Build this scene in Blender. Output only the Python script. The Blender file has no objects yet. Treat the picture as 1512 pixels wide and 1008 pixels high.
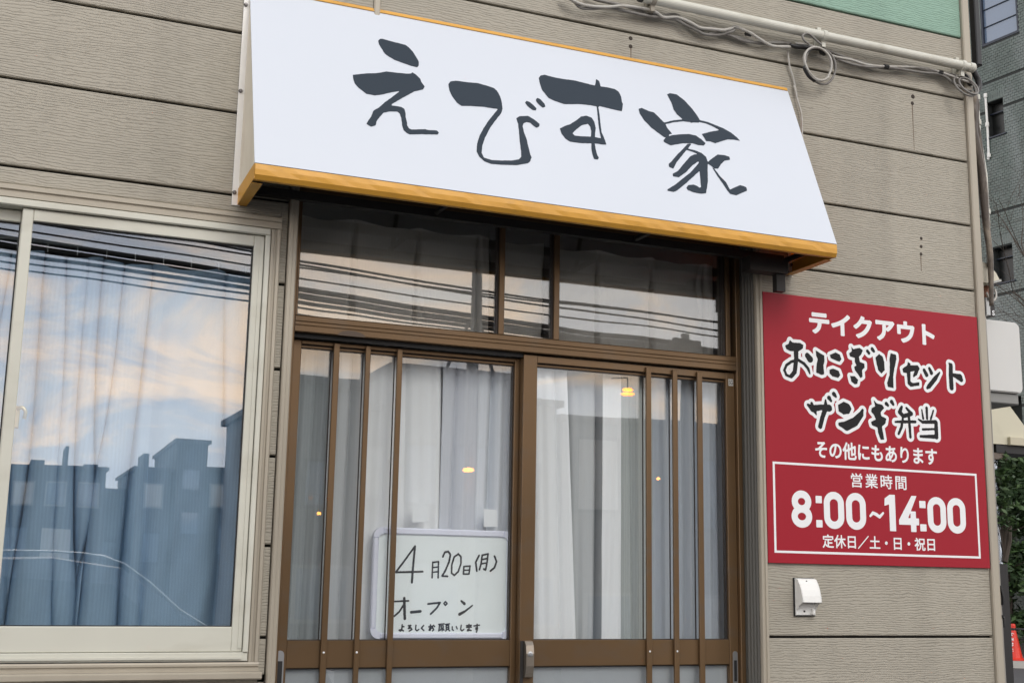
import bpy, math, random
import numpy as np
from mathutils import Vector, Matrix
random.seed(7); rng = np.random.default_rng(5)
SC = bpy.context.scene
COL = SC.collection
# ------------------------------------------------------------------ camera
yaw, pit, rol = 0.388586599, 0.187942701, 0.0174803208
F = Vector((math.sin(yaw)*math.cos(pit), math.cos(yaw)*math.cos(pit), math.sin(pit)))
R0 = F.cross(Vector((0, 0, 1))).normalized(); U0 = R0.cross(F)
RR = R0*math.cos(rol)+U0*math.sin(rol); UU = U0*math.cos(rol)-R0*math.sin(rol)
cam = bpy.data.cameras.new('camera'); cam.sensor_width = 36; cam.lens = 43.97; cam.clip_start = .05; cam.clip_end = 3000
co = bpy.data.objects.new('camera', cam); COL.objects.link(co)
M = Matrix((RR, UU, -F)).transposed().to_4x4(); M.translation = Vector((0, -3.6, 0)); co.matrix_world = M
SC.camera = co
GZ = -1.53                                     # street level; z = 0 is eye level
# ------------------------------------------------------------------ sky, sun
w = bpy.data.worlds.new('World'); SC.world = w; w.use_nodes = True
nt = w.node_tree; N = nt.nodes; Lk = nt.links; N.clear()
def nn(t, **k):
    n = N.new(t)
    for a, v in k.items(): setattr(n, a, v)
    return n
out = nn('ShaderNodeOutputWorld'); bg1 = nn('ShaderNodeBackground'); bg2 = nn('ShaderNodeBackground'); mx = nn('ShaderNodeMixShader')
sky = nn('ShaderNodeTexSky', sky_type='NISHITA', sun_disc=False, sun_elevation=math.radians(24), sun_rotation=math.radians(146))
bg1.inputs[1].default_value = .10
Lk.new(sky.outputs[0], bg1.inputs[0])
tc = nn('ShaderNodeTexCoord'); mp = nn('ShaderNodeMapping'); mp.inputs['Scale'].default_value = (2.2, 2.2, 7.5); mp.inputs['Location'].default_value = (3.1, .4, 1.7)
Lk.new(tc.outputs['Generated'], mp.inputs[0])
n1 = nn('ShaderNodeTexNoise'); n1.inputs['Scale'].default_value = 1.3; n1.inputs['Detail'].default_value = 8; n1.inputs['Roughness'].default_value = .55; n1.inputs['Distortion'].default_value = .4
Lk.new(mp.outputs[0], n1.inputs['Vector'])
cr = nn('ShaderNodeValToRGB'); cr.color_ramp.elements[0].position = .40; cr.color_ramp.elements[0].color = (.64, .68, .78, 1)
cr.color_ramp.elements[1].position = .66; cr.color_ramp.elements[1].color = (1.08, 1.04, .99, 1)
Lk.new(n1.outputs['Fac'], cr.inputs[0])
mp2 = nn('ShaderNodeMapping'); mp2.inputs['Scale'].default_value = (3.6, 3.6, 10); mp2.inputs['Location'].default_value = (.3, 5.2, .9); mp2.inputs['Rotation'].default_value = (.12, .06, 0)
Lk.new(tc.outputs['Generated'], mp2.inputs[0])
n2 = nn('ShaderNodeTexNoise'); n2.inputs['Scale'].default_value = 1.5; n2.inputs['Detail'].default_value = 9; n2.inputs['Roughness'].default_value = .6; n2.inputs['Distortion'].default_value = .6
Lk.new(mp2.outputs[0], n2.inputs['Vector'])
c2 = nn('ShaderNodeValToRGB'); c2.color_ramp.elements[0].position = .50; c2.color_ramp.elements[0].color = (0, 0, 0, 1); c2.color_ramp.elements[1].position = .64; c2.color_ramp.elements[1].color = (1, 1, 1, 1)
Lk.new(n2.outputs['Fac'], c2.inputs[0])
sx = nn('ShaderNodeSeparateXYZ'); Lk.new(tc.outputs['Generated'], sx.inputs[0])
low = nn('ShaderNodeMapRange'); low.inputs['From Min'].default_value = .10; low.inputs['From Max'].default_value = .42; low.inputs['To Min'].default_value = 1; low.inputs['To Max'].default_value = 0
Lk.new(sx.outputs['Z'], low.inputs[0])
mm = nn('ShaderNodeMath', operation='MULTIPLY'); Lk.new(c2.outputs[0], mm.inputs[0]); Lk.new(low.outputs[0], mm.inputs[1])
mc = nn('ShaderNodeMixRGB'); mc.inputs['Color2'].default_value = (1.70, 1.22, .80, 1)
Lk.new(mm.outputs[0], mc.inputs[0]); Lk.new(cr.outputs[0], mc.inputs[1])
glow = nn('ShaderNodeMapRange'); glow.inputs['From Min'].default_value = .05; glow.inputs['From Max'].default_value = .55; glow.inputs['To Min'].default_value = 2.1; glow.inputs['To Max'].default_value = 1.35
Lk.new(sx.outputs['Z'], glow.inputs[0]); Lk.new(glow.outputs[0], bg2.inputs[1])     # evening sky: paler and brighter toward the horizon
Lk.new(mc.outputs[0], bg2.inputs[0])
mx.inputs[0].default_value = .9
Lk.new(bg1.outputs[0], mx.inputs[1]); Lk.new(bg2.outputs[0], mx.inputs[2]); Lk.new(mx.outputs[0], out.inputs[0])
sl = bpy.data.lights.new('sun', 'SUN'); sl.energy = 1.1; sl.angle = math.radians(25); sl.color = (1, .95, .88)
so = bpy.data.objects.new('sun', sl); COL.objects.link(so)
so.rotation_euler = (-Vector((.12, -.76, .64)).normalized()).to_track_quat('-Z', 'Y').to_euler()
SC.view_settings.view_transform = 'Standard'; SC.view_settings.look = 'None'; SC.view_settings.gamma = 1; SC.view_settings.use_curve_mapping = False
SC.view_settings.exposure = .15
# ------------------------------------------------------------------ materials
MATS = {}
def mat(name, base, rough=.6, metal=0., bump=None, var=None, dirt=None, emit=None, spec=.5):
    """bump=(scale xyz, noise scale, strength, distance); var=(scale xyz, amount); dirt=(scale xyz, colour, amount)"""
    if name in MATS: return MATS[name]
    m = bpy.data.materials.new(name); m.use_nodes = True; t = m.node_tree; n = t.nodes; l = t.links
    b = n['Principled BSDF']; b.inputs['Roughness'].default_value = rough; b.inputs['Metallic'].default_value = metal
    b.inputs['Specular IOR Level'].default_value = spec
    b.inputs['Base Color'].default_value = (*base, 1)
    g = n.new('ShaderNodeNewGeometry')
    def noise(sc, ns=1., det=5, dist=0.):
        mpn = n.new('ShaderNodeMapping'); mpn.inputs['Scale'].default_value = sc; l.new(g.outputs['Position'], mpn.inputs[0])
        q = n.new('ShaderNodeTexNoise'); q.inputs['Scale'].default_value = ns; q.inputs['Detail'].default_value = det; q.inputs['Distortion'].default_value = dist
        l.new(mpn.outputs[0], q.inputs['Vector']); return q.outputs['Fac']
    cur = None
    if var:
        r = n.new('ShaderNodeMapRange'); r.inputs['From Min'].default_value = .25; r.inputs['From Max'].default_value = .75
        r.inputs['To Min'].default_value = 1-var[1]; r.inputs['To Max'].default_value = 1+var[1]; l.new(noise(var[0]), r.inputs[0])
        h = n.new('ShaderNodeHueSaturation'); h.inputs['Color'].default_value = (*base, 1); l.new(r.outputs[0], h.inputs['Value']); cur = h.outputs[0]
    if dirt:
        r = n.new('ShaderNodeMapRange'); r.inputs['From Min'].default_value = .5; r.inputs['From Max'].default_value = .72
        r.inputs['To Max'].default_value = dirt[2]; l.new(noise(dirt[0], 1, 8, .3), r.inputs[0])
        x = n.new('ShaderNodeMixRGB'); x.inputs['Color1'].default_value = (*base, 1); x.inputs['Color2'].default_value = (*dirt[1], 1)
        if cur: l.new(cur, x.inputs[1])
        l.new(r.outputs[0], x.inputs[0]); cur = x.outputs[0]
    if cur: l.new(cur, b.inputs['Base Color'])
    if bump:
        bb = n.new('ShaderNodeBump'); bb.inputs['Strength'].default_value = bump[2]; bb.inputs['Distance'].default_value = bump[3]
        l.new(noise(bump[0], bump[1], 6, .3), bb.inputs['Height']); l.new(bb.outputs[0], b.inputs['Normal'])
    if emit:
        b.inputs['Emission Color'].default_value = (*emit[0], 1); b.inputs['Emission Strength'].default_value = emit[1]
    MATS[name] = m; return m

def siding(name, base):
    """embossed wood grain board: wavy ridges along X, furrow grime and ridge shadow painted into the colour"""
    m = mat(name, base, .62, 0, var=((.9, .9, 2.2), .07), dirt=((4.5, 1., .35), tuple(c*.70 for c in base), .45))
    t = m.node_tree; n = t.nodes; l = t.links; b = n['Principled BSDF']; g = n.new('ShaderNodeNewGeometry')
    def grain(sc, dist, det):
        mpn = n.new('ShaderNodeMapping'); mpn.inputs['Scale'].default_value = sc; l.new(g.outputs['Position'], mpn.inputs[0])
        q = n.new('ShaderNodeTexNoise'); q.inputs['Scale'].default_value = 1; q.inputs['Detail'].default_value = det; q.inputs['Distortion'].default_value = dist
        l.new(mpn.outputs[0], q.inputs['Vector']); return q.outputs['Fac']
    def math(op, *a):
        q = n.new('ShaderNodeMath'); q.operation = op
        for k, v in enumerate(a):
            if isinstance(v, (int, float)): q.inputs[k].default_value = v
            else: l.new(v, q.inputs[k])
        return q.outputs[0]
    sp = n.new('ShaderNodeSeparateXYZ'); l.new(g.outputs['Position'], sp.inputs[0])
    warp = math('ADD', math('MULTIPLY', grain((2.2, 2.2, 9), .2, 2), 34.), math('MULTIPLY', grain((26, 26, 70), .3, 2), 9.))
    wave = math('SINE', math('ADD', math('MULTIPLY', sp.outputs['Z'], 760.), warp))
    fine = math('MULTIPLY', math('SUBTRACT', grain((26, 26, 260), .6, 3), .5), 3.2)
    rp = n.new('ShaderNodeMapRange'); rp.interpolation_type = 'SMOOTHSTEP'; rp.inputs['From Min'].default_value = -1.6; rp.inputs['From Max'].default_value = .2; l.new(math('ADD', wave, fine), rp.inputs[0])
    bb = n.new('ShaderNodeBump'); bb.inputs['Strength'].default_value = .6; bb.inputs['Distance'].default_value = .0018
    l.new(rp.outputs[0], bb.inputs['Height']); l.new(bb.outputs[0], b.inputs['Normal'])
    src = b.inputs['Base Color'].links[0].from_socket
    x = n.new('ShaderNodeMixRGB'); x.blend_type = 'MULTIPLY'; x.inputs['Color2'].default_value = (.72, .71, .70, 1)  # colour darkened for furrow grime and the shadow under each ridge
    inv = n.new('ShaderNodeMath'); inv.operation = 'SUBTRACT'; inv.inputs[0].default_value = 1; l.new(rp.outputs[0], inv.inputs[1])
    sc2 = n.new('ShaderNodeMath'); sc2.operation = 'MULTIPLY'; sc2.inputs[1].default_value = .8; l.new(inv.outputs[0], sc2.inputs[0])
    l.new(sc2.outputs[0], x.inputs[0]); l.new(src, x.inputs[1]); l.new(x.outputs[0], b.inputs['Base Color'])
    return m

def glass(name, f0, tint=(1, 1, 1), wav=.02, rough=0.):
    m = bpy.data.materials.new(name); m.use_nodes = True; t = m.node_tree; n = t.nodes; l = t.links; n.clear()
    o = n.new('ShaderNodeOutputMaterial'); mxs = n.new('ShaderNodeMixShader'); tr = n.new('ShaderNodeBsdfTransparent'); gl = n.new('ShaderNodeBsdfGlossy')
    tr.inputs[0].default_value = (*tint, 1); gl.inputs['Roughness'].default_value = rough
    g = n.new('ShaderNodeNewGeometry'); d = n.new('ShaderNodeVectorMath'); d.operation = 'DOT_PRODUCT'; l.new(g.outputs['Incoming'], d.inputs[0]); l.new(g.outputs['Normal'], d.inputs[1])
    ab = n.new('ShaderNodeMath'); ab.operation = 'ABSOLUTE'; l.new(d.outputs['Value'], ab.inputs[0])
    su = n.new('ShaderNodeMath'); su.operation = 'SUBTRACT'; su.inputs[0].default_value = 1; l.new(ab.outputs[0], su.inputs[1])
    pw = n.new('ShaderNodeMath'); pw.operation = 'POWER'; pw.inputs[1].default_value = 5; l.new(su.outputs[0], pw.inputs[0])
    ma = n.new('ShaderNodeMath'); ma.operation = 'MULTIPLY_ADD'; ma.inputs[1].default_value = 1-f0; ma.inputs[2].default_value = f0; l.new(pw.outputs[0], ma.inputs[0])
    if wav:
        q = n.new('ShaderNodeTexNoise'); q.inputs['Scale'].default_value = 2.2; q.inputs['Detail'].default_value = 1; l.new(g.outputs['Position'], q.inputs['Vector'])
        bb = n.new('ShaderNodeBump'); bb.inputs['Strength'].default_value = wav; bb.inputs['Distance'].default_value = .05; l.new(q.outputs['Fac'], bb.inputs['Height']); l.new(bb.outputs[0], gl.inputs['Normal'])
    l.new(ma.outputs[0], mxs.inputs[0]); l.new(tr.outputs[0], mxs.inputs[1]); l.new(gl.outputs[0], mxs.inputs[2]); l.new(mxs.outputs[0], o.inputs[0])
    MATS[name] = m; return m

def cloth(name, base, trans=.35, stripe=0., see=0.):
    m = bpy.data.materials.new(name); m.use_nodes = True; t = m.node_tree; n = t.nodes; l = t.links; n.clear()
    o = n.new('ShaderNodeOutputMaterial'); mxs = n.new('ShaderNodeMixShader'); df = n.new('ShaderNodeBsdfDiffuse'); tl = n.new('ShaderNodeBsdfTranslucent')
    mxs.inputs[0].default_value = trans; l.new(df.outputs[0], mxs.inputs[1]); l.new(tl.outputs[0], mxs.inputs[2])
    uv = n.new('ShaderNodeUVMap'); uv.uv_map = 'UVMap'
    col = n.new('ShaderNodeMixRGB'); col.inputs[1].default_value = (*base, 1); col.inputs[2].default_value = (*[c*.72 for c in base], 1)
    wv = n.new('ShaderNodeTexWave'); wv.wave_type = 'BANDS'; wv.bands_direction = 'X'; wv.inputs['Scale'].default_value = 26; wv.inputs['Distortion'].default_value = 0; wv.inputs['Detail'].default_value = 2
    l.new(uv.outputs[0], wv.inputs['Vector'])
    ms = n.new('ShaderNodeMath'); ms.operation = 'MULTIPLY'; ms.inputs[1].default_value = stripe; l.new(wv.outputs['Fac'], ms.inputs[0]); l.new(ms.outputs[0], col.inputs[0])
    l.new(col.outputs[0], df.inputs[0]); l.new(col.outputs[0], tl.inputs[0])
    q = n.new('ShaderNodeTexNoise'); q.inputs['Scale'].default_value = 600; q.inputs['Detail'].default_value = 2
    g = n.new('ShaderNodeNewGeometry'); l.new(g.outputs['Position'], q.inputs['Vector'])
    bb = n.new('ShaderNodeBump'); bb.inputs['Strength'].default_value = .3; bb.inputs['Distance'].default_value = .001; l.new(q.outputs['Fac'], bb.inputs['Height']); l.new(bb.outputs[0], df.inputs['Normal'])
    last = mxs.outputs[0]
    if see:
        tr = n.new('ShaderNodeBsdfTransparent'); m2 = n.new('ShaderNodeMixShader'); m2.inputs[0].default_value = see
        l.new(last, m2.inputs[1]); l.new(tr.outputs[0], m2.inputs[2]); last = m2.outputs[0]
    l.new(last, o.inputs[0]); MATS[name] = m; return m

TAUPE = siding('taupe_siding', (.385, .355, .292)); GREEN = siding('green_siding', (.26, .42, .33))
TRIM = mat('beige_trim', (.40, .36, .29), .45, .1, bump=((60, 60, 1.5), 1, .15, .001), var=((3, 3, .8), .09), dirt=((2, 2, 1.1), (.2, .17, .13), .35))
DARK = mat('dark_sheathing', (.02, .018, .016), .9)
BRONZE = mat('bronze_aluminium', (.155, .095, .047), .33, .45, bump=((90, 90, 1.2), 1, .10, .0006), var=((2.5, 2.5, 2.5), .14), dirt=((9, 9, 16), (.14, .105, .075), .5))
BRONZE2 = mat('bronze_gasket', (.03, .022, .018), .5)
CREAMF = mat('cream_window_frame', (.58, .575, .50), .38, .05, var=((3, 3, 3), .05), dirt=((3, 3, 9), (.32, .29, .22), .3))
PLAST = mat('black_rubber', (.012, .012, .013), .55)
WHITEV = mat('white_vinyl', (.60, .64, .705), .42, 0, bump=((3, 3, 3), 1, .05, .004), var=((1.3, 1.3, 1.3), .018))
INK = mat('slate_ink', (.022, .034, .050), .6, spec=.25)
ORANGE = mat('orange_sheet', (.66, .335, .045), .45, 0, bump=((14, 14, 14), 1, .16, .004), var=((5, 5, 5), .06), dirt=((22, 22, 40), (.30, .15, .04), .22))
IVORY = mat('ivory_sheet', (.80, .74, .62), .45, 0, var=((4, 4, 8), .06), dirt=((8, 8, 3), (.45, .36, .24), .4))
WFLANGE = mat('white_flange', (.86, .85, .82), .4, 0, dirt=((9, 9, 4), (.6, .54, .44), .25))
STEEL = mat('dark_steel', (.03, .028, .027), .5, .3)
ZINC = mat('zinc', (.45, .46, .47), .35, .8)
RED = mat('red_panel', (.33, .009, .022), .5, 0, var=((1.5, 1.5, 1.5), .05), spec=.28)
WHITEP = mat('white_print', (.82, .83, .84), .4)
BLACKP = mat('black_print', (.016, .016, .017), .6, spec=.2)
PIPE = mat('cream_pvc', (.60, .59, .52), .38, 0, var=((6, 6, 6), .06), dirt=((7, 7, 14), (.3, .27, .2), .4))
CABLE = mat('grey_cable', (.21, .20, .185), .5, 0, dirt=((30, 30, 30), (.12, .1, .09), .6))
CABLEW = mat('white_cable', (.46, .445, .41), .5, 0, dirt=((30, 30, 30), (.3, .26, .2), .5))
SLEEVE = mat('black_tape', (.015, .015, .016), .45)
WPLAS = mat('white_plastic', (.80, .80, .77), .35, 0, dirt=((20, 20, 30), (.5, .47, .4), .25))
GLASS_W = glass('window_glass', .165, (.95, .97, .98), .012); GLASS_D = glass('door_glass', .085, (.97, .98, .98), .012); GLASS_T = glass('transom_glass', .135, (.95, .96, .96), .012)
FROST = mat('frosted_film', (.42, .44, .46), .35)
CL_BLUE = cloth('pale_blue_striped_cloth', (.38, .52, .66), .04, .28)
CL_GREY = cloth('grey_sheer_cloth', (.80, .83, .88), .04, .12, .0)
CL_WHITE = cloth('white_cloth', (.90, .91, .92), .04, .06)
CL_DIM = cloth('undyed_lace_cloth', (.68, .65, .60), .05, .25)
CL_CREAM = cloth('cream_cloth', (.70, .66, .52), .3, .1)
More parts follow.
